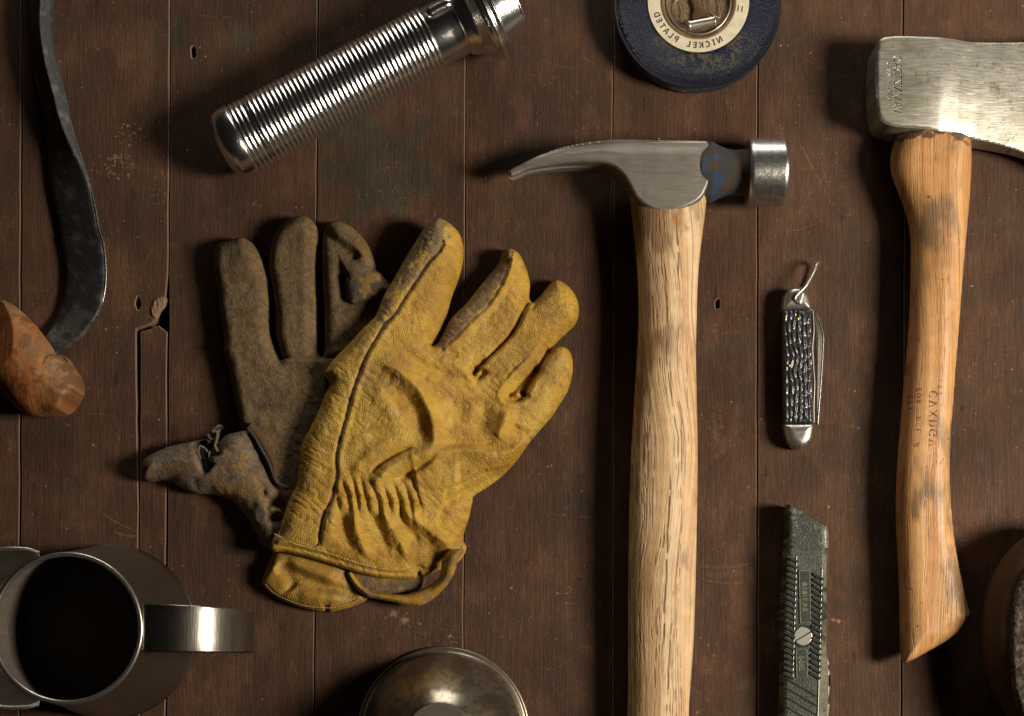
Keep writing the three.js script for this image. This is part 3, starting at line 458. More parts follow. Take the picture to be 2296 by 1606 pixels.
// ---------------------------------------------------------------- hatchet
{
  const t = thing('hatchet', 'hatchet with a bright steel head and a curved amber wooden handle', 'hatchet', W(2085, 900, 0));
  const X = 1985, Y = 270, w = 512, h = 2048, lw = 210, lh = 1240;
  const ink = inkMask(w, h, (k) => {
    const put = (s, x, y, size, dy, rot = 0) => { k.font = `bold ${size}px serif`; k.textAlign = 'center'; k.textBaseline = 'middle'; [...s].forEach((ch, i) => { k.save(); k.translate((x - X) / lw * w, (y + i * dy - Y) / lh * h); k.scale(1, h / lh * lw / w); k.rotate(Math.PI / 2); k.scale(1, -1); k.fillText(ch, 0, 0); k.restore(); }); };
    put('CVXDGV', 2083, 890, 64, 21.5); put('FOR', 2052, 880, 36, 13); put('HEL', 2051, 945, 36, 13); put('B', 2046, 1002, 40, 13); put('EEI', 2036, 895, 30, 13); put('FTT', 2098, 860, 34, 14);
    k.lineWidth = 5; k.beginPath(); k.moveTo((2100 - X) / lw * w, (1045 - Y) / lh * h); k.lineTo((2108 - X) / lw * w, (1032 - Y) / lh * h); k.stroke();
  });
  const [hm, hb] = woodMaps(w, h, lw, lh, { light: [196, 144, 90], mid: [170, 116, 66], pale: [208, 164, 110], dark: [96, 58, 26], grime: [106, 84, 60], wave: 40, off: 8.1, poreAmount: 0.25, ink, inkColor: [80, 54, 34], grimeAmount: 0.72,
    dirt: (x, y) => 0.34 * bell(x, y, 95, 250, 42, 70) + 0.16 * bell(x, y, 50, 560, 30, 80) + 0.16 * bell(x, y, 70, 860, 40, 60) + 0.2 * bell(x, y, 100, 20, 120, 26) - 0.05,
    extra: (x, y, c) => mix3(c, [84, 66, 52], 0.85 * ss(0.42, 0.56, fbm(x * 0.045 + 3, y * 0.06, 3) + 0.5 * bell(x, y, 40, 36, 50, 20) + 0.6 * bell(x, y, 150, 44, 50, 30) - 0.38)) });
  const wood = phys({ map: hm, bumpMap: hb, bumpScale: 0.0004, roughness: 0.42, specularIntensity: 0.7 });
  const hl = zH([[170, -20], [160, 25], [145, 60], [133, 110], [137, 150], [155, 200], [183, 280], [192, 350], [191, 450], [189, 550], [182, 650], [173, 750], [165, 850], [157, 950], [152, 1050], [152, 1150], [157, 1250], [161, 1350], [163, 1450], [165, 1530], [172, 1545]]);
  const hr = zH([[345, -20], [355, 35], [362, 70], [364, 110], [360, 200], [352, 300], [343, 400], [335, 500], [328, 600], [320, 700], [313, 800], [306, 900], [304, 1000], [306, 1080], [312, 1150], [318, 1200], [332, 1280], [347, 1350], [360, 1400], [362, 1412], [355, 1437], [300, 1480], [240, 1515], [190, 1541]]);
  const hz = (y) => mix(15.5, 13, clamp((y - 290) / 900));
  part(t, 'handle', inflate({ pts: [...hl, ...hr.slice().reverse()], h0: 15, cell: 3, step: 4, uvBox: [X, Y, lw, lh], softWall: true,
    top: (x, y, d) => hz(y) + 11.4 * prof(d, mix(58, 48, ss(400, 900, y))) + 0.3 * (fbm(x * 0.02, y * 0.01, 3) - 0.5) * Math.min(1, d / 20) - 4.5 * ss(312, 292, y), edge: (x, y) => [hz(y) + 0.5, hz(y) - 0.5], bot: (x, y, d) => hz(y) - 11.4 * prof(d, 55) }), wood);
  const hw = 1024, hh = 1024, HX = 1940, HY = 40, HL = 620, stamp = inkMask(hw, hh, (k) => {
    k.translate((2012 - HX) / HL * hw, (190 - HY) / HL * hh); k.rotate(-Math.PI / 2); k.scale(1, -1); k.font = '42px sans-serif'; k.textAlign = 'center'; k.textBaseline = 'middle';
    k.fillText('VAMNZTRAO', 0, 0, 214); k.font = '20px sans-serif'; k.fillText('=  = ARN  = EZRA S.', 0, 30, 196);
  });
  const hmap = tex(hw, hh, (tx, ty) => { const x = HX + tx / hw * HL, y = HY + ty / hh * HL; let k = 0.86 + 0.2 * (fbm(x * 0.02, y * 0.02, 4) - 0.5) + 0.12 * (vn(x * 0.05, y * 0.9) - 0.5) + 0.06 * (vn(x * 0.6, y * 0.6) - 0.5);
    const pit = ss(0.63, 0.76, fbm(x * 0.09, y * 0.09, 3)) * ss(0.42, 0.62, fbm(x * 0.012 + 6, y * 0.014, 3)) + ss(0.8, 0.9, vn(x * 0.23, y * 0.23)) * ss(2100, 2260, x) * 0.8, stain = ss(0.5, 0.68, fbm(x * 0.016 + 20, y * 0.02, 4)); k *= 1 - 0.16 * clamp(pit) - 0.14 * stain; const s = stamp[ty * hw + tx]; k *= 1 - 0.42 * s; return [232 * k, 226 * k, (212 - 10 * stain) * k]; });
  const hbump = grey(hw, hh, (tx, ty) => { const x = HX + tx / hw * HL, y = HY + ty / hh * HL; const pit = ss(0.66, 0.78, fbm(x * 0.09, y * 0.09, 3)); return clamp(0.8 + 0.12 * (vn(x * 0.06, y * 1.1) - 0.5) - 0.08 * pit - 0.5 * stamp[ty * hw + tx]); });
  const hrough = grey(hw, hh, (tx, ty) => { const x = HX + tx / hw * HL, y = HY + ty / hh * HL; return clamp(0.40 + 0.26 * (fbm(x * 0.016 + 20, y * 0.02, 4) - 0.5) + 0.16 * (vn(x * 0.04, y * 0.8) - 0.5)); });
  const axeSteel = std({ map: hmap, color: rgb(0.9, 0.88, 0.83), metalness: 0.72, roughnessMap: hrough, roughness: 1, bumpMap: hbump, bumpScale: 0.00025 });
  const out = zX([[835, 335], [870, 310], [960, 297], [1050, 297], [1250, 303], [1450, 315], [1650, 322], [1850, 318], [2050, 308], [2300, 280], [2560, 232], [2600, 240], [2635, 400], [2650, 700], [2640, 1000], [2600, 1300], [2560, 1440], [2530, 1440], [2300, 1320], [2050, 1228], [1900, 1188], [1700, 1148], [1500, 1115], [1300, 1090], [1100, 1071], [960, 1058], [890, 1035], [843, 995], [820, 900], [808, 750], [807, 600], [815, 450], [825, 380]]);
  const half = (x) => { const u = (x - 2020) / 1; return 14.4 - 0.3 * ss(2080, 1965, x) - 4.4 * ss(2100, 2200, x) - 7.6 * clamp((x - 2150) / 300); };
  const bev = (d) => 1.5 * (1 - prof(d, 7));
  part(t, 'axe_head', inflate({ pts: out, h0: 29, cell: 3, uvBox: [HX, HY, HL, HL], top: (x, y, d) => 15.2 + half(x) + 1.2 * bell(x, y, 2090, 195, 90, 90) - 0.0019 * (0.3 + 0.7 * ss(2040, 2140, x)) * ((y - 170) * 0.25) ** 2 * ss(2600, 2300, x) - Math.min(bev(d), half(x) * 0.6), edge: (x) => [15.2 + Math.max(0.4, half(x) - 1.5), 15.2 - Math.max(0.4, half(x) - 0.8)], bot: (x) => 15.2 - half(x) }), axeSteel);
}

// ---------------------------------------------------------------- pocket knife
{
  const t = thing('pocket_knife', 'small folding pocket knife with black jigged handle and steel bolsters', 'pocket knife', W(1790, 825, 0));
  const scaleMat = phys({ color: rgb(0.026, 0.024, 0.023), roughness: 0.4, clearcoat: 0.9, clearcoatRoughness: 0.22 });
  const jig = (x, y) => { const u = (x - 1757) / 10.4 + 0.25 * (vn(x * 0.05, y * 0.03) - 0.5) * 4, row = Math.floor(u), v = y / 27 + hash(row, 5) * 7 + 0.35 * vn(u * 2, y * 0.02), fu = u - row, fv = v - Math.floor(v); const k = Math.sin(Math.PI * fu) ** 1.2; return k * Math.min(1, 3.2 * Math.min(fv, 1 - fv) + 0.12) * (0.75 + 0.25 * hash(row, Math.floor(v))); };
  const edgeR = 10;
  part(t, 'handle_scale', inflate({ pts: zK([[262, 456], [478, 456], [483, 600], [488, 800], [492, 1000], [492, 1180], [492, 1312], [274, 1312], [270, 1180], [266, 1000], [264, 800], [262, 600]]), sharp: true, h0: 12, cell: 1.6, softWall: false,
    top: (x, y, d) => 9.2 + 2.3 * prof(d, 30) + 1.15 * jig(x, y) * Math.min(1, d / 4), edge: () => [9.0, 5.5], bot: () => 5.5, }), scaleMat);
  const bol = (pts) => inflate({ pts: zK(pts), h0: 12, cell: 2, top: (x, y, d) => 8.6 + 3.4 * prof(d, 22), edge: () => [8.2, 2.2], bot: () => 2.2 });
  const b1 = part(t, 'bolster', bol([[261, 454], [262, 420], [270, 370], [300, 312], [350, 289], [410, 293], [450, 322], [470, 380], [478, 452], [470, 456], [370, 457], [270, 456]]), nickel);
  part(t, 'bolster', bol([[275, 1316], [280, 1370], [290, 1420], [318, 1468], [362, 1500], [402, 1503], [450, 1480], [485, 1430], [496, 1370], [498, 1318], [480, 1314], [380, 1314], [290, 1314]]), nickel);
  part(t, 'far_scale', inflate({ pts: zK([[268, 440], [478, 440], [494, 1320], [280, 1320]]), sharp: true, h0: 6, cell: 6, top: () => 4.4, edge: () => [4.4, 0.3], bot: () => 0.3 }), scaleMat);
  const liner = std({ color: rgb(0.5, 0.4, 0.26), metalness: 0.8, roughness: 0.4 });
  part(t, 'liner', inflate({ pts: zK([[274, 458], [486, 458], [500, 620], [498, 900], [502, 1310], [280, 1310]]), sharp: true, h0: 6, cell: 4, top: () => 5.45, edge: () => [5.45, 4.45], bot: () => 4.45 }), liner);
  part(t, 'spring', tube(zK([[488, 470], [494, 620], [484, 760], [492, 900], [500, 1010], [494, 1180], [496, 1310]]).map(([x, y]) => W(x, y, 6.2)), 0.00045, 50, 6), nickel);
  const blade = inflate({ pts: zK([[470, 470], [492, 466], [522, 505], [552, 580], [570, 665], [568, 760], [560, 900], [550, 1050], [538, 1200], [527, 1335], [516, 1330], [500, 1200], [480, 900]]), h0: 5, cell: 2, top: (x, y, d) => 5.0 + 1.2 * ss(0, 14, d), edge: () => [5.0, 4.3], bot: () => 4.3 });
  part(t, 'blade', blade, std({ color: rgb(0.12, 0.105, 0.085), map: steelTint, metalness: 0.7, roughness: 0.45 }));
  part(t, 'blade_edge', tube(zK([[515, 500], [546, 575], [566, 665], [564, 760], [556, 900], [546, 1050], [534, 1200], [524, 1330]]).map(([x, y]) => W(x, y, 5.3)), 0.0004, 60, 6), steelBright);
  const pin = std({ color: rgb(0.72, 0.5, 0.14), metalness: 0.9, roughness: 0.3 });
  for (const p of [[374, 533], [310, 886]]) { const q = W(...zK([p])[0], 12); part(t, 'pin', new THREE.SphereGeometry(0.0009, 12, 8).translate(q.x, 0.0121, q.z), pin); }
  const rv = W(...zK([[385, 392]])[0], 12); part(t, 'bail_rivet', new THREE.SphereGeometry(0.0021, 20, 12).scale(1, 0.55, 1).translate(rv.x, 0.0121, rv.z), nickel, b1);
  const bp = (x, y, h) => W(...zK([[x, y]])[0], h);
  part(t, 'bail', tube([bp(368, 402, 12.6), bp(352, 380, 12.7), bp(372, 345, 12.8), bp(420, 300, 12.6), bp(470, 220, 11.5), bp(515, 130, 10), bp(530, 106, 7), bp(522, 124, 4), bp(478, 210, 2), bp(436, 290, 1.6)], 0.00085, 60, 8), nickel);
  part(t, 'bail_end', inflate({ pts: zK([[342, 400], [350, 372], [378, 348], [416, 322], [424, 340], [412, 385], [398, 425], [368, 420]]), h0: 12, cell: 1.6, top: (x, y, d) => 12.4 + 0.6 * prof(d, 5), edge: () => [12.3, 11.6], bot: () => 11.6 }), nickel);
}

// ---------------------------------------------------------------- utility knife
{
  const t = thing('utility_knife', 'dark grey metal utility knife with slanted ribs and a slotted screw', 'utility knife', W(1800, 1400, 0));
  const cast = std({ color: rgb(0.08, 0.085, 0.067), map: steelTint, metalness: 0.5, roughness: 0.46, bumpMap: fineGrit, bumpScale: 0.00025 });
  const castWorn = cast.clone(); castWorn.vertexColors = true;
  const bare = std({ color: rgb(0.5, 0.48, 0.42), map: steelTint, metalness: 0.85, roughness: 0.38 });
  const body = zN([[284, 96], [300, 92], [420, 168], [545, 246], [560, 262], [572, 420], [574, 700], [574, 1000], [576, 1150], [600, 1290], [602, 1400], [588, 1600], [580, 1760], [575, 2100], [240, 2100], [236, 1760], [238, 1600], [246, 1250], [240, 1000], [250, 760], [268, 470], [276, 300]]);
  const R = (x) => x < 1790 ? 12 : 16, lineX = (y) => 1677.7 + 0.3152 * mix(530, 500, ss(1230, 1530, y));
  part(t, 'body', inflate({ pts: body, h0: 16, cell: 2.5, step: 3, top: (x, y, d) => { const e = Math.max(0, x - lineX(y)); return 17.2 - 0.3 * e - 3.5 * (1 - prof(d, x < 1790 && y > 1150 ? 12 : 6)) * (x < 1790 ? 1 : 0.7) + 0.1 * (fbm(x * 0.1, y * 0.1, 3) - 0.5); }, edge: () => [9, 3], bot: () => 0.3, color: (x, y, d) => mix3([1, 1, 1], [4.2, 3.9, 3.6], Math.max(ss(-1, 3, x - lineX(y)), ss(7, 2, d) * ss(0.42, 0.5, vn(x * 0.25, y * 0.25)), 0.6 * ss(0.64, 0.7, fbm(x * 0.11 + 3, y * 0.16, 3)) * ss(1260, 1200, y)) * ss(0.34, 0.52, fbm(x * 0.08, y * 0.05, 3) + 0.2 * ss(1400, 1560, y))) }), castWorn);
  const plateT = 17.6;
  const rib = new THREE.BoxGeometry(0.0064, 0.0018, 0.0014); rib.translate(0, 0, 0);
  const ribAt = (zx, zy, turn, geo) => { const q = W(...zN([[zx, zy]])[0], plateT); const m = new THREE.Mesh(geo, cast); m.name = 'grip_rib'; m.position.set(q.x - t.position.x, 0.0174, q.z - t.position.z); m.rotation.y = -turn; m.castShadow = m.receiveShadow = true; t.add(m); };
  for (let i = 0; i < 21; i++) { const y = 490 + i * 41.5; ribAt(mix(314, 288, i / 20), y, 0.55, rib); if (i > 2) ribAt(mix(502, 478, i / 20), y, 0.55, rib); }
  const long = new THREE.BoxGeometry(0.0204, 0.0009, 0.0006);
  for (let i = 0; i < 11; i++) ribAt(mix(374, 366, i / 10), 1400 + i * 66, 0.53, long);
  for (const [a, b] of [[[345, 470], [318, 1330]], [[526, 560], [494, 1700]]]) { const p = W(...zN([a])[0], plateT), q = W(...zN([b])[0], plateT); p.y = q.y = 0.0174; part(t, 'edge_line', tube([p, p.clone().lerp(q, 0.5), q], 0.0004, 4, 6), bare); }
  const sq = W(...zN([[390, 1040]])[0], plateT);
  const slotDir = 0.55, half = (s) => { const sh = new THREE.Shape(); const r = 0.0047, k = 0.00055; const a0 = Math.asin(k / r); sh.moveTo(r * Math.cos(a0), k); sh.absarc(0, 0, r, a0, Math.PI - a0, false); sh.closePath(); const g = new THREE.ExtrudeGeometry(sh, { depth: 0.0012, bevelEnabled: true, bevelSize: 0.0003, bevelThickness: 0.0003, bevelSegments: 3, curveSegments: 30 }); g.rotateX(-Math.PI / 2); g.rotateY(slotDir + (s ? Math.PI : 0)); return g; };
  const scr = mergeGeometries([half(0), half(1)]); scr.translate(sq.x, 0.0166, sq.z);
  part(t, 'screw', scr, std({ color: rgb(0.66, 0.62, 0.5), metalness: 0.9, roughness: 0.34 }));
  const recess = turned([[6.2, 17.0], [6.1, 17.7], [5.6, 17.7], [5.4, 16.4], [0, 16.4]], V3(sq.x, 0, sq.z), V3(0, 1, 0), 40); part(t, 'screw_seat', recess, cast);
  // lettered plates: the photo shows the print mirrored
  const plate = (z0, z1, text, size) => {
    const [a, b] = [zN([z0])[0], zN([z1])[0]], w = 128, h = 512, ink = inkMask(w, h, (k) => { k.translate(w / 2, h / 2); k.rotate(-Math.PI / 2); k.scale(1, -1); k.font = `bold ${size}px sans-serif`; k.textAlign = 'center'; k.textBaseline = 'middle'; k.fillText(text, 0, 4, h * 0.9); k.lineWidth = 7; k.strokeRect(-h / 2 + 8, -w / 2 + 8, h - 16, w - 16); });
    const map = tex(w, h, (x, y) => { const m = ink[y * w + x] * (0.5 + 0.5 * vn(x * 0.1, y * 0.1)), k = 0.8 + 0.4 * fbm(x * 0.05, y * 0.05, 3); return [(62 + 84 * m) * k, (63 + 80 * m) * k, (53 + 68 * m) * k]; });
    const g = new THREE.BoxGeometry(Math.abs(b[0] - a[0]) * S * 0.983, 0.0009, Math.abs(b[1] - a[1]) * S * 0.983); const uv = g.attributes.uv; for (let i = 0; i < uv.count; i++) uv.setY(i, 1 - uv.getY(i));
    const c = W((a[0] + b[0]) / 2, (a[1] + b[1]) / 2, plateT); g.rotateY(-0.022 * -1); g.translate(c.x, 0.0173, c.z);
    part(t, 'lettered_plate', g, std({ map, bumpMap: grey(w, h, (x, y) => ink[y * w + x]), bumpScale: 0.0004, metalness: 0.5, roughness: 0.46 }));
  };
  plate([362, 566], [446, 950], 'EX.7/BSB', 66); plate([338, 1130], [424, 1335], 'ZNO-0', 84);
  const bl = inflate({ pts: zN([[549, 250], [556, 262], [566, 300], [568, 412], [542, 412], [540, 300]]), sharp: true, h0: 12, cell: 1.6, top: () => 13.8, edge: () => [13.8, 13.1], bot: () => 13.1 }); part(t, 'blade', bl, steelBright);
}
console.log('tools');
// ---------------------------------------------------------------- hooked blade tool with a wooden handle
{
  const t = thing('hook_blade', 'dark curved steel hook blade set in a stubby orange brown wooden handle', 'hook blade', W(110, 600, 0));
  const Rr = [...zU([[345, -220], [345, 0], [340, 150], [370, 370], [430, 620], [480, 850], [550, 1070], [600, 1230], [640, 1400], [670, 1560]]), ...zL([[690, 220], [711, 400], [705, 560], [672, 690], [600, 800], [530, 880], [400, 970], [340, 1010]])];
  const Ll = [...zU([[195, -220], [192, 0], [190, 200], [220, 430], [270, 620], [300, 850], [320, 1050], [340, 1250], [380, 1450], [408, 1600]]), ...zL([[405, 210], [432, 340], [440, 480], [420, 640], [385, 740], [345, 810], [305, 870], [270, 920]])];
  const R = dense(Rr, 10, false), L0 = dense(Ll, 10, false), n = 110, at = (a, s) => { const q = s * (a.length - 1), i = Math.min(a.length - 2, Math.floor(q)), f = q - i; return [mix(a[i][0], a[i + 1][0], f), mix(a[i][1], a[i + 1][1], f)]; };
  const rings = [];
  for (let i = 0; i <= n; i++) {
    const s = i / n, l = at(L0, s), r = at(R, s), up = [], m = 12, end = ss(0.8, 0.97, s), mid = ss(0.22, 0.42, s);
    const ridge = mix(0.5, 0.97, mid), hl = mix(5, 4, mid) + 4.0 * end, hr = mix(13, 17, mid) - 6 * end, hp = mix(20, 17.5, mid) - 6.5 * end;
    for (let k = 0; k <= m; k++) { const u = k / m, h = u < ridge ? mix(hl, hp, Math.pow(u / ridge, 0.9)) : mix(hp, hr, (u - ridge) / (1 - ridge + 1e-4)); up.push(W(mix(l[0], r[0], u), mix(l[1], r[1], u), h)); }
    const low = up.slice().reverse().map((p) => p.clone().setY(p.y - 0.0042)); rings.push([...up, ...low]);
  }
  const g0 = loft(rings.map((r) => r.slice().reverse()));
  const g = paint(g0, (x, y) => { const worn = ss(0.5, 0.68, fbm(x * 0.05, y * 0.05, 4) + 0.35 * bell(x, y, 175, 740, 50, 40) - 0.06), s2 = ss(0.62, 0.75, fbm(x * 0.3, y * 0.3, 2)); return mix3([0.055, 0.054, 0.05], [0.17, 0.165, 0.15], clamp(worn * 0.7 + 0.25 * s2)); });
  const blade = part(t, 'blade', g, std({ vertexColors: true, metalness: 0.45, roughness: 0.52, bumpMap: fineGrit, bumpScale: 0.0003 }));
  part(t, 'blade_edge', tube(R.filter((p, i) => i % 3 === 0 && p[1] > 120 && p[1] < 790).map(([x, y]) => { const s = ss(200, 480, y), e = ss(650, 770, y); return W(x, y, mix(13, 17, s) - 6 * e + 0.1); }), 0.00042, 120, 6), steelBright, blade);
  const out = zL([[-90, 640], [0, 634], [60, 641], [130, 690], [240, 800], [310, 890], [345, 950], [354, 985], [362, 1004], [378, 1000], [430, 1000], [500, 1080], [538, 1150], [532, 1225], [492, 1290], [420, 1380], [330, 1405], [200, 1402], [100, 1345], [0, 1230], [-140, 1060], [-200, 850], [-160, 700]]);
  const [wm, wb] = woodMaps(512, 512, 300, 300, { light: [156, 96, 48], mid: [132, 76, 34], pale: [150, 108, 66], dark: [92, 54, 26], grime: [112, 84, 54], poreAmount: 0.2, wave: 30, off: 13.7, extra: (x, y, c) => mix3(mix3(c, [88, 56, 32], 0.6 * ss(0.5, 0.64, fbm(x * 0.05, y * 0.05, 4))), [150, 118, 82], 0.5 * ss(0.56, 0.7, fbm(x * 0.07 + 40, y * 0.07, 4))), dirt: (x, y) => 0.07 * bell(x, y, 210, 200, 70, 60) + 0.12 * bell(x, y, 60, 50, 60, 70) - 0.02, grimeAmount: 0.85 });
  const wood = phys({ map: wm, bumpMap: wb, bumpScale: 0.0002, roughness: 0.6, specularIntensity: 0.5 });
  // a round grip lying aslant: its sides follow the long outline, its two ends are cut off
  const sides = zL([[-330, 330], [130, 690], [240, 800], [310, 890], [420, 1010], [520, 1110], [760, 1350], [560, 1620], [330, 1420], [200, 1402], [100, 1345], [0, 1230], [-140, 1060], [-500, 800]]), sd = dense(sides, 4), sf = flat(sd);
  const girth = (d) => 18.5 * prof(d, 84), groove = fold(zL([[350, 985], [335, 1030], [322, 1075]]), -1.6, 3, 3, 0), nick = (x, y) => 0.7 * (fbm(x * 0.05, y * 0.05, 3) - 0.5);
  part(t, 'handle', inflate({ pts: out, distPts: sides, smooth: 1, h0: 20, cell: 2.6, softWall: true, uvBox: [-70, 660, 300, 300], top: (x, y, d, e) => { const h = 19 + girth(d) - 5 * (1 - prof(e, 14)) * (girth(d) / 18.5) + groove(x, y) + nick(x, y); const pl = 32.5 + 0.13 * (x - 40) + 0.05 * (y - 724); return Math.min(h, Math.max(pl, 18)); }, edge: (x, y) => { const g = girth(near(sf, sd.length, x, y, true)[0]); return [19 + Math.max(0.4, g - 5), 19 - Math.max(0.4, g - 2)]; }, bot: (x, y, d) => 19 - girth(d) }), wood);
}
// ---------------------------------------------------------------- tin measuring can
{
  const c = W(245, 1418, 0), t = thing('tin_measure', 'tall tin measuring can with a pouring lip and a wide strap handle', 'measuring can', c.clone()), up = V3(0, 1, 0);
  const tin = std({ color: rgb(0.34, 0.285, 0.235), map: steelSoft, metalness: 0.97, roughness: 0.36, bumpMap: fineGrit, bumpScale: 0.00006 });
  const HT_ = 97, rt = 37.6, rb = 49;
  part(t, 'can_wall', turned([[0, 0.4], [rb - 1, 0.4], [rb, 0.8], [rb + 0.2, 2.2], [rb - 0.8, 3], [rb - 0.6, 3.8], [mix(rb, rt, 0.3) - 0.3, 30], [mix(rb, rt, 0.6), 60], [rt + 1, HT_ - 4], [rt + 0.4, HT_ - 2.4]], c, up, 128), tin);
  part(t, 'rim', new THREE.TorusGeometry(rt * 0.001, 0.0013, 10, 128).rotateX(Math.PI / 2).translate(c.x, (HT_ - 1.4) * 0.001, c.z), std({ color: rgb(0.62, 0.59, 0.53), map: steelTint, metalness: 0.9, roughness: 0.3 }));
  part(t, 'inner_wall', turned([[rt - 0.6, HT_ - 2], [mix(rb, rt, 0.6) - 1.2, 60], [rb - 2, 4], [rb - 3, 3], [0, 3]], c, up, 96), std({ color: rgb(0.19, 0.155, 0.12), map: steelTint, metalness: 0.15, roughness: 0.75 }), t, 'dull inside of the can, coloured darker for its shade');  // inside coloured darker than the outer tin, so its shade is partly painted
  // pouring lip, a bent sheet from the rim out to a wider arc on the side away from the handle
  const rows = [], m = 90, k = 8;
  for (let i = 0; i <= m; i++) {
    const a = mix(-1.92, -Math.PI * 2 + 1.92, i / m), e = Math.pow(Math.sin(Math.PI * i / m), 0.6), row = [];
    for (let j = 0; j <= k; j++) { const q = j / k, r = rt - 0.2 + q * (4 + 30 * Math.max(0, -Math.cos(a)) ** 1.1 * e); row.push(V3(c.x + Math.cos(a) * r * 0.001, (HT_ - 1 + 7 * e * Math.pow(q, 1.5)) * 0.001, c.z + Math.sin(a) * r * 0.001 * 0.985)); }
    const low = row.slice().reverse().map((p) => p.clone().add(V3(0, -0.0007, 0))); rows.push([...row, ...low]);
  }
  const lip = part(t, 'pouring_lip', loft(rows), tin);
  part(t, 'lip_bead', tube(rows.filter((r, i) => i % 3 === 0).map((r) => r[k].clone()), 0.0012, 90, 7), std({ color: rgb(0.55, 0.52, 0.47), map: steelTint, metalness: 0.9, roughness: 0.32 }), lip);
  const path = new THREE.CatmullRomCurve3([[35.8, 92.5], [40, 96], [50, 98.6], [60, 98], [71, 93.5], [80, 84], [86, 71], [88.6, 56], [86, 40], [78, 26], [65, 16], [47.5, 11]].map(([r, h]) => V3(r, h, 0))).getPoints(70), strap = [];
  path.forEach((p, i) => {
    const d = (path[Math.min(i + 1, 70)].clone().sub(path[Math.max(i - 1, 0)])).normalize(), nn = V3(-d.y, d.x, 0), s = i / 70, w = mix(12.6, 10.6, s), ring = [];
    const cz = -0.4 + 1.2 * Math.min(1, s * 2);
    const put = (o, z) => ring.push(V3(c.x + (p.x + nn.x * o) * 0.001, (p.y + nn.y * o) * 0.001, c.z + (z + cz) * 0.001));
    for (const [z, o] of [[-w, 0], [-w + 0.3, 0.7], [-w + 1.2, 0.9], [-w + 2, 0.5], [-w * 0.4, 0.42], [w * 0.4, 0.42], [w - 2, 0.5], [w - 1.2, 0.9], [w - 0.3, 0.7], [w, 0], [w - 0.6, -0.5], [-w + 0.6, -0.5]]) put(o, z);
    strap.push(ring);
  });
  part(t, 'strap_handle', loft(strap), std({ color: rgb(0.5, 0.47, 0.42), map: steelSoft, metalness: 1, roughness: 0.29, bumpMap: brushed, bumpScale: 0.00003 }));
}
// ---------------------------------------------------------------- domed oil can
{
  const c = W(995, 1644, 0), t = thing('oil_can', 'tarnished domed metal oil can with a flat round cap', 'oil can', c.clone()), up = V3(0, 1, 0);
  const dome = std({ vertexColors: true, metalness: 0.92, roughness: 0.33 });
  const spun = new THREE.SplineCurve([[45, 4.5], [44.6, 6], [44, 12], [42.4, 20], [39.5, 29], [35.4, 38], [30.4, 46], [25.4, 52.4], [21, 56.6], [18.6, 58.6], [17.2, 59.4]].map(([r, h]) => new THREE.Vector2(r, h))).getPoints(90).map((p) => [p.x, p.y]);
  const patina = (x, y, h) => { const n = fbm(x * 0.03 + 11, y * 0.03, 5), f = fbm(x * 0.14, y * 0.14 + h * 0.1, 4), g = fbm(x * 0.4, y * 0.4, 2); return mix3(mix3([0.32, 0.275, 0.205], [0.24, 0.18, 0.11], ss(0.4, 0.64, n)), [0.16, 0.135, 0.1], 0.75 * ss(0.5, 0.68, f) + 0.2 * (g - 0.5)); };
  part(t, 'dome', paint(turned(spun, c, up, 256), patina), dome);
  part(t, 'base_flange', turned([[0, 0.3], [47.6, 0.3], [48.4, 1], [48.6, 2.4], [48, 3.4], [47, 3.7], [46.2, 3.2], [45.6, 4.2], [44.8, 4.6]], c, up, 128), std({ color: rgb(0.42, 0.36, 0.28), map: steelTint, metalness: 0.85, roughness: 0.34 }));
  part(t, 'cap', turned([[17.0, 58], [17.9, 59], [18.1, 60.6], [17.6, 61.6], [16.6, 61.8], [15.9, 61.2], [8, 61.0], [0, 60.9]], c, up, 96), std({ color: rgb(0.30, 0.25, 0.19), map: suedeMap, metalness: 0.3, roughness: 0.62, bumpMap: fineGrit, bumpScale: 0.0006 }));
}
// ---------------------------------------------------------------- boot lying sole up at the edge of the bench
{
  const t = thing('leather_boot', 'brown leather boot lying sole up at the edge', 'boot', W(2400, 1480, 0));
  const up = [[2420, 1165], [2350, 1180], [2290, 1220], [2246, 1285], [2222, 1370], [2219, 1450], [2236, 1530], [2270, 1600], [2310, 1690], [2340, 1800], [2420, 1860], [2540, 1830], [2600, 1650], [2610, 1450], [2580, 1280], [2510, 1190]];
  const sole = [[2430, 1215], [2370, 1228], [2316, 1262], [2284, 1310], [2270, 1372], [2266, 1430], [2268, 1480], [2274, 1540], [2294, 1610], [2330, 1700], [2370, 1790], [2430, 1820], [2520, 1790], [2560, 1640], [2566, 1460], [2540, 1310], [2490, 1235]];
  const hide = phys({ specularIntensity: 0.35, color: rgb(0.085, 0.04, 0.02), map: leatherMap, roughness: 0.65, bumpMap: leatherBump, bumpScale: 0.0003 });
  part(t, 'upper', inflate({ pts: up, h0: 40, cell: 4, softWall: true, top: (x, y, d) => 26 + 20 * prof(d, 58) - 5 * ss(40, 62, d), edge: () => [27, 25], bot: (x, y, d) => 26 - 25.6 * prof(d, 90) }), hide);
  part(t, 'sole', inflate({ pts: sole, h0: 46, cell: 3, top: (x, y, d) => 47 + 1.6 * prof(d, 10) + 2.2 * (fbm(x * 0.09, y * 0.09, 4) - 0.5), edge: () => [46.6, 41], bot: () => 40, color: (x, y) => mix3([0.06, 0.042, 0.026], [0.19, 0.14, 0.09], ss(0.5, 0.66, fbm(x * 0.14, y * 0.14, 4))) }), std({ vertexColors: true, map: suedeMap, roughness: 0.9, bumpMap: suedeBump, bumpScale: 0.0009 }));
}
console.log('left');
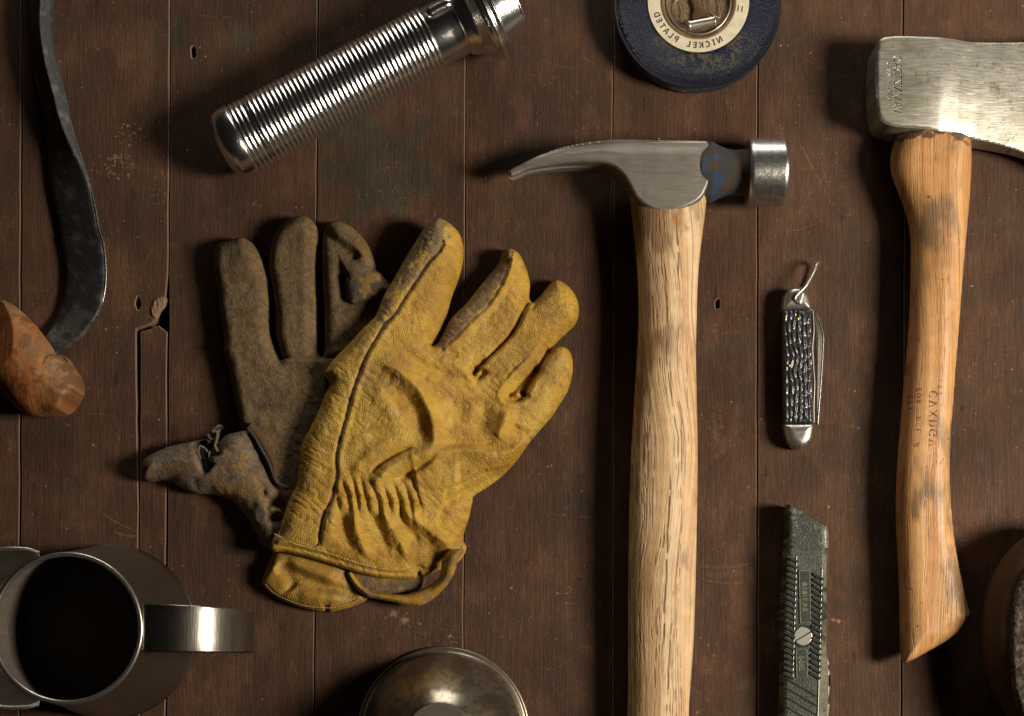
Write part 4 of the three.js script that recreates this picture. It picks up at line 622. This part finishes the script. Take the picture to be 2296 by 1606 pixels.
// ---------------------------------------------------------------- work gloves
const leatherMat = std({ vertexColors: true, map: leatherMap, bumpMap: leatherBump, bumpScale: 0.00045, roughness: 0.6 });
const suedeMat = std({ vertexColors: true, map: suedeMap, bumpMap: suedeBump, bumpScale: 0.0007, roughness: 0.92 });
const threadMat = std({ color: rgb(0.6, 0.45, 0.2), roughness: 0.8, bumpMap: fineGrit, bumpScale: 0.0002 });
const YEL = [0.545, 0.315, 0.031], OCH = [0.44, 0.235, 0.02], PALE = [0.61, 0.378, 0.056], GRIME = [0.225, 0.15, 0.075], DIRT = [0.10, 0.07, 0.045];
const stitches = (pts, hf, len, gap, r) => {     // short threads along a line, joined into one part
  const p = dense(pts, 2, false), out = []; let acc = 0;
  for (let i = 1; i < p.length; i++) { acc += Math.hypot(p[i][0] - p[i - 1][0], p[i][1] - p[i - 1][1]); if (acc >= gap) { acc = 0; const a = W(p[i][0], p[i][1], hf(p[i][0], p[i][1])), j = Math.min(p.length - 1, i + 2), b = W(p[j][0], p[j][1], hf(p[j][0], p[j][1])), d = b.sub(a); if (d.lengthSq() < 1e-14) continue; const g = new THREE.CapsuleGeometry(r, len, 2, 5); g.applyQuaternion(new THREE.Quaternion().setFromUnitVectors(new THREE.Vector3(0, 1, 0), d.normalize())); g.translate(a.x, a.y, a.z); out.push(g); } }
  return mergeGeometries(out);
};
// ---- lower glove, palm side up, grey with dirt
{
  const t = thing('leather_glove', 'grimy grey brown leather glove, palm up, underneath the yellow glove', 'glove', W(650, 900, 0), { group: 'pair of leather work gloves' });
  const out = [...zA([[200, 330], [178, 420], [172, 520], [200, 700], [222, 900], [258, 1090], [260, 1250], [300, 1390], [342, 1600]]), ...zC([[1165, 90], [1190, 200], [1212, 310]]), [548, 985], [575, 1040], [600, 1100],
    [604, 1150], [640, 1190], [720, 1200], [800, 1190], [850, 1150], [880, 1060], [900, 900], [900, 760], [905, 690], ...zA([[1640, 640], [1570, 560], [1550, 500], [1500, 360], [1430, 250], [1330, 160], [1230, 122], [1150, 147], [1104, 230], [1088, 350], [1092, 600], [1106, 850], [1108, 1060], [1104, 1240], [1082, 1272], [1062, 1240], [1052, 1000], [1048, 800], [1045, 500], [1060, 300], [1050, 180], [1000, 112], [920, 85], [800, 130], [700, 225], [655, 350], [641, 500], [668, 700], [698, 900], [702, 1100], [735, 1230], [745, 1286], [722, 1262], [690, 1180], [662, 1090], [652, 1000], [654, 800], [640, 620], [610, 520], [560, 400], [500, 312], [420, 266], [330, 280], [250, 300]])];
  const seam = fold(zA([[745, 1290], [900, 1300], [1100, 1300], [1250, 1290]]), -1.6, 5, 5, 0), over = fold(zA([[760, 1320], [900, 1318], [1150, 1318]]), 1.2, 7, 10, 0.1);
  const tuck = fold(zA([[1130, 200], [1180, 290], [1290, 370], [1380, 430], [1400, 500]]), -3.2, 10, 16, 0.12), tuck2 = fold(zA([[1180, 220], [1300, 330], [1420, 420], [1500, 520]]), 2.6, 16, 12, 0.2);
  const lump = fold(zA([[1330, 640], [1420, 600], [1520, 610]]), 5.5, 34, 34, 0.05), under = fold(zA([[1270, 560], [1290, 700], [1310, 850]]), -3.5, 16, 16, 0.2);
  const wr = sumOf([fold(zC([[1380, 330], [1500, 300], [1600, 330], [1750, 420]]), 1.0, 10), fold(zC([[1300, 120], [1500, 170], [1800, 160]]), -0.9, 12), fold(zC([[1350, 60], [1500, 90], [1650, 60]]), 0.7, 9), fold([[560, 800], [600, 830], [640, 840]], 0.9, 12), fold([[530, 720], [560, 740], [600, 735]], -0.7, 8), fold([[650, 620], [690, 625], [705, 618]], -0.7, 7), fold([[540, 640], [575, 650], [590, 640]], -0.8, 8), fold([[660, 700], [690, 706], [705, 700]], 0.6, 8)]);
  const base = (x, y) => 0.5 + 3 * bell(x, y, 560, 560, 40, 60) + 3 * bell(x, y, 680, 500, 50, 40);
  const top = (x, y, d) => base(x, y) + 3 + 11.5 * prof(d, 30) + seam(x, y) + over(x, y) + tuck(x, y) + tuck2(x, y) + lump(x, y) + under(x, y) + wr(x, y) + 1.3 * (fbm(x * 0.022, y * 0.022, 3) - 0.5) + 0.5 * (fbm(x * 0.09, y * 0.09, 2) - 0.5);
  const colour = (x, y, d) => { const n = fbm(x * 0.03, y * 0.03, 4), f = fbm(x * 0.16, y * 0.16, 2); const yel = ss(0.52, 0.7, n * 0.62 + 0.3 * f + 0.03 + 0.24 * ss(16, 2, d) * (x < 720 ? 1 : 0.6) + 0.16 * bell(x, y, 820, 560, 40, 60) + 0.2 * bell(x, y, 690, 790, 40, 20) - 0.04), dk = ss(0.52, 0.7, fbm(x * 0.024 + 30, y * 0.024, 4)), pale = ss(0.6, 0.74, fbm(x * 0.09 + 7, y * 0.09, 3)); let c = mix3([0.23, 0.148, 0.067], [0.155, 0.1, 0.047], dk * 0.7); c = mix3(c, [0.26, 0.19, 0.12], pale * 0.5); return mix3(c, [0.34, 0.19, 0.045], yel * 0.6); };
  const isF = [inPoly([[440, 480], [600, 480], [640, 790], [500, 810]]), inPoly([[590, 450], [716, 450], [716, 805], [640, 805]]), inPoly([[716, 450], [900, 450], [900, 700], [716, 805]])];
  const gs = inflate({ pts: out, h0: 12, cell: 3.2, top, edge: (x, y) => [base(x, y) + 3.2, base(x, y) + 0.2], bot: (x, y) => base(x, y), softWall: true, color: colour, regions: [0, 1, 2, 3], region: (x, y) => isF[0](x, y) ? 1 : isF[1](x, y) ? 2 : isF[2](x, y) ? 3 : 0 });
  part(t, 'palm', gs[0], suedeMat); for (const k of [1, 2, 3]) part(t, 'finger', gs[k], suedeMat);
  part(t, 'finger', inflate({ pts: zA([[1285, 640], [1310, 580], [1370, 548], [1440, 535], [1510, 532], [1580, 562], [1640, 632], [1700, 700], [1640, 780], [1520, 800], [1420, 830], [1350, 838], [1310, 800], [1288, 720]]), h0: 20, cell: 2.6, softWall: true, top: (x, y, d) => 13.5 + 6.5 * prof(d, 30) + 0.8 * (fbm(x * 0.05, y * 0.05, 3) - 0.5), edge: () => [14, 12], bot: () => 11.5, color: (x, y) => mix3([0.13, 0.095, 0.06], [0.42, 0.24, 0.05], 0.85 * ss(0.44, 0.6, fbm(x * 0.05, y * 0.05, 4) + 0.14 * bell(x, y, 835, 620, 30, 22))) }), suedeMat);
  // thumb, turned out to the left, torn near its middle
  const th = zC([[1312, 362], [1200, 384], [1100, 412], [1044, 446], [985, 500], [940, 470], [880, 466], [790, 470], [560, 512], [400, 552], [250, 622], [160, 684], [120, 760], [128, 850], [156, 918], [230, 932], [330, 920], [450, 932], [560, 1002], [700, 1062], [900, 1072], [1050, 1112], [1150, 1172], [1250, 1282], [1330, 1400], [1400, 1530], [1450, 1640], [1640, 1660], [1760, 1400], [1700, 1150], [1660, 1000], [1600, 860], [1500, 660], [1400, 470]]);
  const thf = sumOf([fold(zC([[1060, 640], [1200, 640], [1300, 580], [1420, 600]]), -1.6, 9), fold(zC([[760, 900], [740, 980], [770, 1060]]), -1.6, 9), fold(zC([[1440, 650], [1430, 800], [1380, 900]]), -1.2, 8), fold(zC([[1500, 1080], [1640, 1070], [1760, 1120]]), 4, 10, 14), fold(zC([[1520, 1170], [1640, 1200], [1740, 1220]]), -4, 12), fold(zC([[1540, 1250], [1640, 1270], [1720, 1270]]), 3, 9), fold(zC([[1520, 1320], [1620, 1350], [1700, 1360]]), -3.5, 12), fold(zC([[1200, 1180], [1320, 1230], [1450, 1190]]), -1.2, 10), fold(zC([[1350, 1330], [1450, 1420], [1600, 1430]]), 1.5, 12), fold(zC([[930, 1050], [1040, 1020], [1150, 1060]]), 1.4, 10)]);
  const tear = fold(zC([[800, 480], [830, 560], [860, 660], [890, 780], [930, 830]]), -11, 9, 14, 0.06), tear2 = fold(zC([[900, 500], [950, 600], [960, 690]]), -9, 12, 14, 0.1);
  const thTop = (x, y, d) => 6 + 15 * prof(d, 60) + 3 * bell(x, y, 500, 1000, 60, 60) + thf(x, y) + tear(x, y) + tear2(x, y) + 1.4 * (fbm(x * 0.03 + 9, y * 0.03, 3) - 0.5);
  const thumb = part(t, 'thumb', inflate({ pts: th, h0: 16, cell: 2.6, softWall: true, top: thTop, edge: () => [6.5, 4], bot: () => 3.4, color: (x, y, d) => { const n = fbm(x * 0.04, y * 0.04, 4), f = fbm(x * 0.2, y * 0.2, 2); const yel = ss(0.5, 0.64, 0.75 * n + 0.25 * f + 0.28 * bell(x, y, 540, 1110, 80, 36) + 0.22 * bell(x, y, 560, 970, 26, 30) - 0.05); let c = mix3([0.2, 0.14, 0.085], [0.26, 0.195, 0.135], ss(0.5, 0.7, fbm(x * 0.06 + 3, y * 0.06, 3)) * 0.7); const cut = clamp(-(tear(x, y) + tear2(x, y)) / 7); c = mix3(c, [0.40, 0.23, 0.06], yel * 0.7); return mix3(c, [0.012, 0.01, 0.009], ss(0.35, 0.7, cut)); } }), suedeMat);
  const frayMat = std({ color: rgb(0.34, 0.26, 0.15), roughness: 0.95, bumpMap: suedeBump, bumpScale: 0.001 });
  const fr = []; const strand = (p, h0, h1, r) => { const q = zC(p); fr.push(tube(q.map(([x, y], i) => W(x, y, mix(h0, h1, i / (q.length - 1)))), r, 16, 5)); };
  strand([[880, 440], [930, 500], [975, 480], [985, 420], [960, 370]], 18, 24, 0.0011); strand([[985, 430], [1010, 370], [1045, 360]], 22, 25, 0.0010); strand([[960, 380], [995, 345], [1030, 345]], 24, 25, 0.0008); strand([[935, 400], [965, 370], [1000, 372]], 23, 25, 0.0012); strand([[900, 620], [895, 690], [930, 740], [1000, 730]], 18, 20, 0.0006); strand([[790, 560], [780, 640], [800, 700]], 19, 19, 0.0005); strand([[800, 560], [850, 590], [880, 630]], 18, 18, 0.0006); strand([[980, 480], [960, 560], [990, 620]], 22, 19, 0.0009); strand([[930, 740], [960, 760], [990, 720]], 19, 19, 0.0006);
  part(t, 'frayed_leather', mergeGeometries(fr), frayMat, thumb);
  part(t, 'thumb_seam', tube(zC([[1318, 366], [1400, 470], [1470, 600], [1540, 720], [1590, 850], [1640, 960], [1760, 1030]]).map(([x, y]) => W(x, y, 17.5)), 0.0011, 40, 7), std({ color: rgb(0.05, 0.035, 0.03), roughness: 0.85 }), thumb);
  part(t, 'thumb_welt', tube(zC([[1345, 340], [1430, 430], [1510, 560], [1580, 690], [1616, 790], [1620, 900]]).map(([x, y]) => W(x, y, 16.5)), 0.0024, 40, 8), std({ color: rgb(0.3, 0.165, 0.05), map: suedeMap, roughness: 0.9, bumpMap: suedeBump, bumpScale: 0.001 }), thumb);
  // cuff
  const cuffOut = zD([[180, 1060], [155, 1110], [130, 1180], [92, 1275], [84, 1312], [150, 1390], [250, 1450], [400, 1500], [520, 1516], [545, 1500], [560, 1518], [600, 1516], [720, 1482], [815, 1440], [830, 1415], [772, 1365], [725, 1300], [705, 1230], [690, 1160], [600, 1110], [350, 1050]]);
  const cf = sumOf([fold(zD([[190, 1200], [270, 1290], [330, 1370]]), -3.2, 14, 22, 0.25), fold(zD([[140, 1190], [230, 1270], [280, 1380]]), 2, 14), fold(zD([[200, 1180], [400, 1280], [650, 1370], [800, 1400]]), -2.6, 12, 18, 0.2), fold(zD([[250, 1170], [450, 1240], [650, 1320]]), 2.4, 18), fold(zD([[340, 1390], [500, 1420], [700, 1400]]), 1.5, 16)]);
  const cTop = (x, y, d) => 4 + 9.5 * prof(d, 40) + 1.5 * cf(x, y) + 0.8 * (fbm(x * 0.03, y * 0.03, 3) - 0.5) - 1.1 * ss(9, 5.5, d);
  const cuff = part(t, 'cuff', inflate({ pts: cuffOut, h0: 10, cell: 2.8, softWall: true, top: cTop, edge: () => [4.6, 2], bot: () => 0.4, color: (x, y) => { const n = fbm(x * 0.03 + 60, y * 0.03, 4), f = fbm(x * 0.15, y * 0.15, 3); let c = mix3(OCH, YEL, ss(0.4, 0.6, n)); return mix3(c, GRIME, 0.6 * ss(0.5, 0.66, 0.7 * f + 0.3 * n + 0.14 * bell(x, y, 830, 1340, 60, 30))); } }), leatherMat);
  part(t, 'stitching', stitches(zD([[112, 1318], [165, 1378], [260, 1432], [400, 1480], [520, 1492], [600, 1492], [720, 1460], [800, 1425]]), (x, y) => 10.2, 0.0005, 4.6, 0.00028), threadMat, cuff);
}
// ---- upper glove, back of the hand up, yellow
{
  const t = thing('leather_glove_001', 'yellow leather work glove, back of the hand up, draped across the other glove', 'glove', W(950, 950, 0), { group: 'pair of leather work gloves' });
  const out = [
    ...zB([[600, 105], [650, 135], [710, 200], [738, 300], [730, 420], [690, 560], [650, 665], [600, 850], [560, 950], [512, 1040], [500, 1062], [530, 1045], [560, 1000], [640, 850], [760, 720], [900, 540], [1010, 400], [1032, 330], [1060, 298], [1100, 285], [1160, 312], [1220, 420], [1255, 560], [1252, 660], [1275, 700], [1340, 640], [1420, 545], [1455, 524], [1530, 555], [1600, 630], [1636, 740], [1612, 860], [1545, 930], [1470, 1000], [1420, 1062], [1455, 1046], [1530, 1050], [1578, 1110], [1589, 1220], [1552, 1380], [1480, 1500], [1430, 1580]]),
    ...zD([[2035, 228], [1955, 330], [1892, 420], [1832, 490], [1760, 562], [1650, 640], [1572, 692], [1562, 740], [1542, 830], [1505, 945], [1498, 1000], [1520, 1055], [1470, 1150], [1350, 1204], [1200, 1262], [1185, 1235], [1165, 1272], [1000, 1282], [800, 1252], [600, 1192], [400, 1132], [230, 1096], [155, 1088], [152, 1040], [165, 1000]]),
    ...zC([[1640, 1500], [1690, 1340], [1745, 1180], [1788, 1080], [1832, 990], [1870, 700], [1900, 520], [2000, 330], [2092, 140]]), ...zA([[1100, 1620], [1150, 1500], [1110, 1420], [1160, 1330], [1330, 1150], [1450, 1020], [1540, 930], [1600, 780], [1700, 600], [1870, 300]]), ...zB([[300, 400], [420, 190], [465, 140], [520, 95], [560, 85]])];
  // folds: [line, height, fall on the left of the line's run, fall on its right]
  const F = [
    // the long bend across the back of the hand
    fold(zG([[520, 360], [560, 385], [598, 415], [624, 455], [638, 500], [636, 538], [610, 556], [575, 572], [540, 592], [520, 618], [510, 640]]), 6.4, 14, 18, 0.14, 1.7), fold(zG([[560, 420], [590, 450], [606, 490], [604, 525]]), -2.2, 18, 18, 0.3),
    fold(zG([[480, 560], [520, 545], [560, 525], [600, 515]]), 2.8, 16, 16, 0.3), fold(zG([[500, 602], [530, 572], [565, 549], [600, 540]]), -2.6, 5, 6, 0.25), fold(zG([[545, 612], [590, 590], [625, 568], [645, 552]]), -2.8, 6, 8, 0.25),
    fold(zG([[600, 575], [645, 556], [700, 546], [755, 552], [800, 545], [830, 512]]), 6.0, 12, 26, 0.16, 1.8), fold(zG([[590, 600], [640, 592], [690, 592]]), 4.0, 40, 40, 0.1), fold(zG([[650, 530], [720, 527], [775, 528]]), -2.0, 10, 10, 0.3),
    fold(zG([[792, 450], [782, 490], [766, 528]]), 4.0, 14, 16, 0.25), fold(zG([[748, 435], [738, 480], [724, 522]]), -3.4, 18, 18, 0.3), fold(zG([[690, 420], [685, 460], [690, 502]]), -2.2, 22, 22, 0.3), fold(zG([[798, 490], [818, 500], [836, 505]]), -2.6, 6, 8, 0.2),
    fold(zG([[655, 655], [690, 632], [740, 605], [790, 578]]), -3.2, 5, 14, 0.14), fold(zG([[575, 330], [600, 360], [640, 380], [700, 392]]), -2.4, 14, 9, 0.2), fold(zG([[560, 350], [600, 384], [650, 402], [690, 410]]), 1.6, 12, 14, 0.3), fold(zG([[640, 300], [660, 330], [690, 350]]), -1.2, 9, 9, 0.3),
    fold(zG([[500, 420], [530, 440], [555, 480], [560, 510]]), 1.8, 22, 22, 0.3), fold(zG([[460, 560], [480, 530], [510, 515]]), 1.4, 12, 12, 0.3), fold(zG([[470, 600], [490, 570], [520, 555]]), 1.8, 10, 12, 0.3),
    // finger roots and sides
    fold(zB([[1250, 690], [1190, 830], [1120, 955], [1000, 1090], [880, 1205], [800, 1290]]), -6.50, 5, 11, 0.06, 1.5), fold(zB([[1236, 640], [1180, 790], [1100, 940], [980, 1080], [870, 1185]]), 2.76, 14, 6, 0.1, 1.5),
    fold(zB([[860, 1225], [820, 1290], [850, 1320], [905, 1250]]), -5.00, 8, 8, 0.05, 1.5), fold(zB([[770, 1290], [785, 1330], [840, 1335]]), 1.84, 6, 6, 0.1, 1.5),
    fold(zB([[1415, 1066], [1380, 1120], [1300, 1270], [1240, 1370], [1190, 1450]]), -7.00, 8, 12, 0.05, 1.5), fold(zB([[1330, 1200], [1200, 1330], [1110, 1430], [1090, 1460], [1170, 1475], [1230, 1420]]), -5.50, 9, 11, 0.05, 1.5), fold(zB([[1420, 1010], [1280, 1130], [1120, 1290], [1030, 1400], [1012, 1460], [1060, 1520], [1150, 1525], [1210, 1500], [1260, 1420], [1330, 1270]]), 2.07, 6, 8, 0.06, 1.5),
    fold(zB([[690, 600], [620, 720], [530, 880], [450, 1010]]), -2.00, 4, 4, 0.1, 1.5), fold(zB([[460, 1060], [480, 1110], [540, 1112], [640, 1060]]), 1.84, 6, 7, 0.1, 1.5),
    fold(zB([[1600, 870], [1450, 1000], [1300, 1110], [1150, 1230], [1050, 1340]]), -1.50, 3.5, 3.5, 0.08, 1.5),
    // long folds that run from the gathers to the hem
    fold(zG([[432, 660], [424, 700], [414, 745]]), 3.2, 14, 14, 0.25, 1.7), fold(zG([[452, 660], [448, 710], [468, 762]]), -2.6, 12, 12, 0.3), fold(zG([[478, 660], [474, 700], [488, 745], [505, 778]]), 3.9, 13, 15, 0.25, 1.7), fold(zG([[505, 665], [520, 710], [545, 768]]), -2.6, 10, 12, 0.3), fold(zG([[522, 660], [545, 700], [570, 745], [585, 780]]), 4.0, 12, 14, 0.25, 1.7), fold(zG([[548, 662], [580, 705], [610, 752]]), -2.8, 11, 13, 0.3), fold(zG([[565, 655], [605, 695], [650, 730], [685, 742]]), 4.3, 14, 18, 0.25, 1.7), fold(zG([[598, 698], [625, 735], [645, 768]]), -2.6, 16, 18, 0.3),
  ];
  const folds = sumOf(F);
  const gather = (x, y) => {       // pleats drawn in along a line of elastic across the wrist
    const dx = x - 755, dy = y - 1113, sl = dx * 0.995 + dy * 0.095, n = dy * 0.995 - dx * 0.095 + 3 * Math.sin(sl * 0.05), win = ss(-8, 14, sl) * ss(205, 172, sl);
    if (win === 0 || n < -90 || n > 110) return 0;
    const u = (sl + (n < 0 ? -0.42 : -0.25) * n + 9 * (vn(sl * 0.03, 5) - 0.5)) / 23, r = Math.pow(Math.abs(Math.sin(Math.PI * u)), 0.75) - 0.5;
    return win * (4.2 * r * (n < 0 ? Math.exp(-((n / 34) ** 2)) : Math.exp(-((n / 42) ** 2))) - 2.6 * Math.exp(-((n / 5.5) ** 2)));
  };
  const seamPts = [...zB([[600, 300], [575, 352], [470, 472], [390, 592], [300, 732], [215, 870], [150, 940], [60, 1085], [0, 1195]]), ...zD([[735, 0], [695, 150], [655, 300], [622, 450], [626, 580], [592, 720], [532, 870], [502, 1000], [496, 1060]])];
  const seamGroove = fold(seamPts, -1.7, 4.5, 4.5, 0.02), seamRidge = fold(seamPts.map(([x, y]) => [x + 9, y + 3]), 0.9, 7, 7, 0.02);
  const midSeam = zB([[1110, 300], [1102, 400], [1042, 580], [932, 760], [800, 892], [640, 1060], [560, 1108]]), midGroove = fold(midSeam, -1.2, 3.5, 3.5, 0.03), midRidge = fold(midSeam.map(([x, y]) => [x + 8, y + 6]), 2.6, 5, 14, 0.05);
  const ringSeam = zB([[1440, 540], [1380, 610], [1330, 700], [1260, 790]]), ringGroove = fold(ringSeam, -1.6, 4, 4, 0.05);
  const base = (x, y) => 1.0 + 13 * ss(1120, 800, x + 0.25 * (y - 900)) + 5 * bell(x, y, 1060, 1020, 140, 120) - 6 * ss(700, 540, y) * ss(1010, 900, x) * 0.3 + 3 * bell(x, y, 985, 520, 60, 60);
  const hem = (x, y, d) => y > 1170 ? 0.9 * ss(10, 5, d) - 0.9 * ss(17, 13, d) * ss(9, 13, d) * 1.2 : 0;
  const slack = (x, y) => 1 - 0.35 * ss(1150, 1260, y);
  const lowerFlap = inPoly(zD([[1380, 655], [1480, 612], [1640, 530], [1760, 505], [1870, 470], [1900, 600], [1620, 760], [1580, 960], [1500, 985], [1440, 965], [1360, 925], [1320, 850], [1370, 740]]));
  const crease = (x, y) => { const q = x * 0.8 + 0.6 * y, p = 0.8 * y - 0.6 * x, wx = 14 * (fbm(x * 0.02, y * 0.02 + 8, 2) - 0.5), r = (a, b) => 1 - Math.abs(2 * vn(a, b) - 1); return -0.75 * Math.pow(r((q + wx) * 0.035, (p + wx) * 0.09 + 3), 5) * ss(0.4, 0.6, fbm(x * 0.015 + 4, y * 0.015, 2)) - 0.45 * Math.pow(r(q * 0.12 + 9, (p + wx) * 0.1), 5); };
  const top = (x, y, d) => base(x, y) + 3 + 13.6 * slack(x, y) * prof(d, 50) + 3.5 * bell(x, y, 900, 900, 110, 130) + (folds(x, y) + gather(x, y)) * Math.min(1, d / 10) + seamGroove(x, y) + seamRidge(x, y) + midGroove(x, y) + midRidge(x, y) + ringGroove(x, y) + hem(x, y, d) + 0.9 * (fbm(x * 0.012 + 2, y * 0.012, 2) - 0.5) + 0.5 * (fbm(x * 0.07, y * 0.07, 3) - 0.5) + crease(x, y) - (lowerFlap(x, y) ? 3 : 0);
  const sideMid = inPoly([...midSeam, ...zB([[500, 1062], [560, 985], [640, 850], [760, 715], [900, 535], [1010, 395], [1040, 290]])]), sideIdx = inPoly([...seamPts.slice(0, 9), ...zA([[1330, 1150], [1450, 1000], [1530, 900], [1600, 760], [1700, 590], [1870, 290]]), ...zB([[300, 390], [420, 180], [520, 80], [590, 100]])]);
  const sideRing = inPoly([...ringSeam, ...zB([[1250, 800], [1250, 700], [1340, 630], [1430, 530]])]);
  const colour = (x, y, d) => {
    const n = fbm(x * 0.021, y * 0.021, 4), f = fbm(x * 0.12 + 5, y * 0.12, 3), g = fbm(x * 0.05 + 50, y * 0.05, 4);
    let c = mix3(YEL, OCH, ss(0.42, 0.62, n)); c = mix3(c, [0.40, 0.225, 0.04], 0.7 * ss(0.5, 0.66, fbm(x * 0.016 + 33, y * 0.016, 4) + 0.12 * bell(x, y, 1210, 900, 90, 120) + 0.1 * bell(x, y, 1090, 720, 60, 90)) * (0.6 + 0.8 * (f - 0.3))); c = mix3(c, PALE, 0.75 * ss(0.52, 0.68, fbm(x * 0.014 + 9, y * 0.014, 3) + 0.10 * bell(x, y, 880, 1000, 130, 120)));
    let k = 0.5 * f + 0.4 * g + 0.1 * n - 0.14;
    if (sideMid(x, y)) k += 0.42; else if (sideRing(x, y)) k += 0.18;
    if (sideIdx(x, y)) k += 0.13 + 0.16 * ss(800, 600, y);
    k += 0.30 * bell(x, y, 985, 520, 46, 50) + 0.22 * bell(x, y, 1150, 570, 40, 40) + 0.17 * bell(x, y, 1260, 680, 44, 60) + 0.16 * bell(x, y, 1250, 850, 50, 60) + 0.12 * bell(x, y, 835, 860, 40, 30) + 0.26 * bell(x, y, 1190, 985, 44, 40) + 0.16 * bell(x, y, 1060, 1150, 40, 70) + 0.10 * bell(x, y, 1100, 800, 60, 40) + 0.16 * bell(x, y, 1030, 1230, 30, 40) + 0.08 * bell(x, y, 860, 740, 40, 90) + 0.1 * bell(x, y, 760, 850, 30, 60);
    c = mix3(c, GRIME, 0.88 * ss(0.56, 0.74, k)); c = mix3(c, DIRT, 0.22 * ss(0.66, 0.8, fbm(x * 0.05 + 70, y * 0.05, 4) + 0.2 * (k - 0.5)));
    return mix3(c, [0.56, 0.39, 0.19], 0.4 * ss(0.66, 0.8, fbm(x * 0.045 + 20, y * 0.045, 4) + 0.22 * bell(x, y, 835, 850, 40, 40)));
  };
  const fin = [inPoly([[860, 440], [1060, 440], [1050, 640], [960, 790], [930, 720], [830, 700]]), inPoly([[1060, 480], [1210, 500], [1215, 640], [1150, 760], [1040, 850], [960, 790], [1040, 640]]), inPoly([[1215, 560], [1340, 580], [1320, 720], [1235, 790], [1120, 905], [1050, 850], [1150, 760], [1200, 690]]), inPoly([[1235, 760], [1310, 740], [1320, 900], [1240, 940], [1130, 912]])];
  const cuffLine = (x) => 1098 + 0.22 * (x - 750);
  const gs = inflate({ pts: out, h0: 24, cell: 2.4, smooth: 1, softWall: true, top, edge: (x, y) => [base(x, y) + 3.6, base(x, y) + 1.2], bot: (x, y) => base(x, y) + 0.6, color: colour, regions: [0, 1, 2, 3, 4, 5], region: (x, y) => { for (let i = 0; i < 4; i++) if (fin[i](x, y)) return i + 1; return y > cuffLine(x) ? 5 : 0; } });
  part(t, 'back_panel', gs[0], leatherMat); for (const k of [1, 2, 3, 4]) part(t, 'finger', gs[k], leatherMat);
  const cuff = part(t, 'cuff', gs[5], leatherMat);
  const hemPts = zD([[170, 1068], [300, 1092], [450, 1128], [620, 1180], [800, 1232], [1000, 1262], [1170, 1252]]);
  const dTop = (x, y) => base(x, y) + 3 + 10.4 * prof(12, 62) + 3.4;
  part(t, 'stitching', stitches([[612, 1196], ...zD([[330, 1048], [470, 1084], [640, 1138], [820, 1196], [1000, 1228], [1180, 1216]])], (x, y) => top(x, y, 19) + 0.5, 0.0006, 5, 0.00036), threadMat, cuff);
  const sp = seamPts.map(([x, y]) => W(x, y, 0)); 
  part(t, 'seam', tube(dense(seamPts, 14, false).map(([x, y]) => { const q = W(x, y, 24); return V3(q.x, (top(x, y, 60) + 0.2) * 0.001, q.z); }), 0.00045, 200, 6), std({ color: rgb(0.17, 0.09, 0.07), roughness: 0.85, bumpMap: fineGrit, bumpScale: 0.0004 }));
  // palm-side cuff seen through the opening, and the strap that closes it
  const inner = zD([[690, 1230], [720, 1290], [780, 1370], [850, 1408], [980, 1400], [1100, 1380], [1200, 1370], [1240, 1290], [1210, 1200], [1000, 1180], [800, 1180]]);
  part(t, 'cuff_lining', inflate({ pts: inner, h0: 6, cell: 4, softWall: true, top: (x, y, d) => 8 + 4 * prof(d, 36) - 0.03 * (x - 780) + 0.8 * (fbm(x * 0.04, y * 0.04, 3) - 0.5), edge: (x) => [8 - 0.03 * (x - 780), 6.5 - 0.03 * (x - 780)], bot: (x) => 6 - 0.03 * (x - 780), color: (x, y) => mix3([0.24, 0.16, 0.08], [0.4, 0.24, 0.06], ss(0.44, 0.62, fbm(x * 0.04, y * 0.04, 4))) }), suedeMat);
  const sc = zD([[700, 1240], [740, 1310], [830, 1392], [960, 1422], [1090, 1438], [1200, 1420], [1300, 1360], [1370, 1280], [1400, 1200], [1440, 1140], [1480, 1080]]), sw = zD([[715, 1234], [760, 1296], [846, 1366], [960, 1390], [1090, 1398], [1190, 1372], [1290, 1318], [1345, 1260], [1352, 1195], [1360, 1160], [1400, 1100]]);
  const o1 = zD([[690, 1244], [724, 1320], [822, 1416], [880, 1428], [1000, 1450], [1110, 1476], [1220, 1470], [1350, 1380], [1440, 1262], [1466, 1170], [1510, 1090]]);
  const strapOut = [...o1, ...sw.slice().reverse()];
  const hs = (x, y) => 10.5 + 9.5 * ss(960, 1040, x);
  part(t, 'closing_strap', inflate({ pts: strapOut, h0: 14, cell: 2.4, softWall: true, top: (x, y, d) => hs(x, y) + 5.2 * prof(d, 18) + 0.6 * (fbm(x * 0.05, y * 0.05, 3) - 0.5), edge: (x, y) => [hs(x, y) + 0.6, hs(x, y) - 1.4], bot: (x, y) => hs(x, y) - 1.6, color: (x, y) => mix3(mix3(OCH, YEL, ss(0.4, 0.6, fbm(x * 0.03, y * 0.03, 3))), GRIME, 0.75 * ss(0.46, 0.62, fbm(x * 0.05 + 12, y * 0.05, 4) + 0.12 * bell(x, y, 840, 1330, 80, 30))) }), leatherMat);
}
console.log('gloves');
renderer.render(scene, camera);
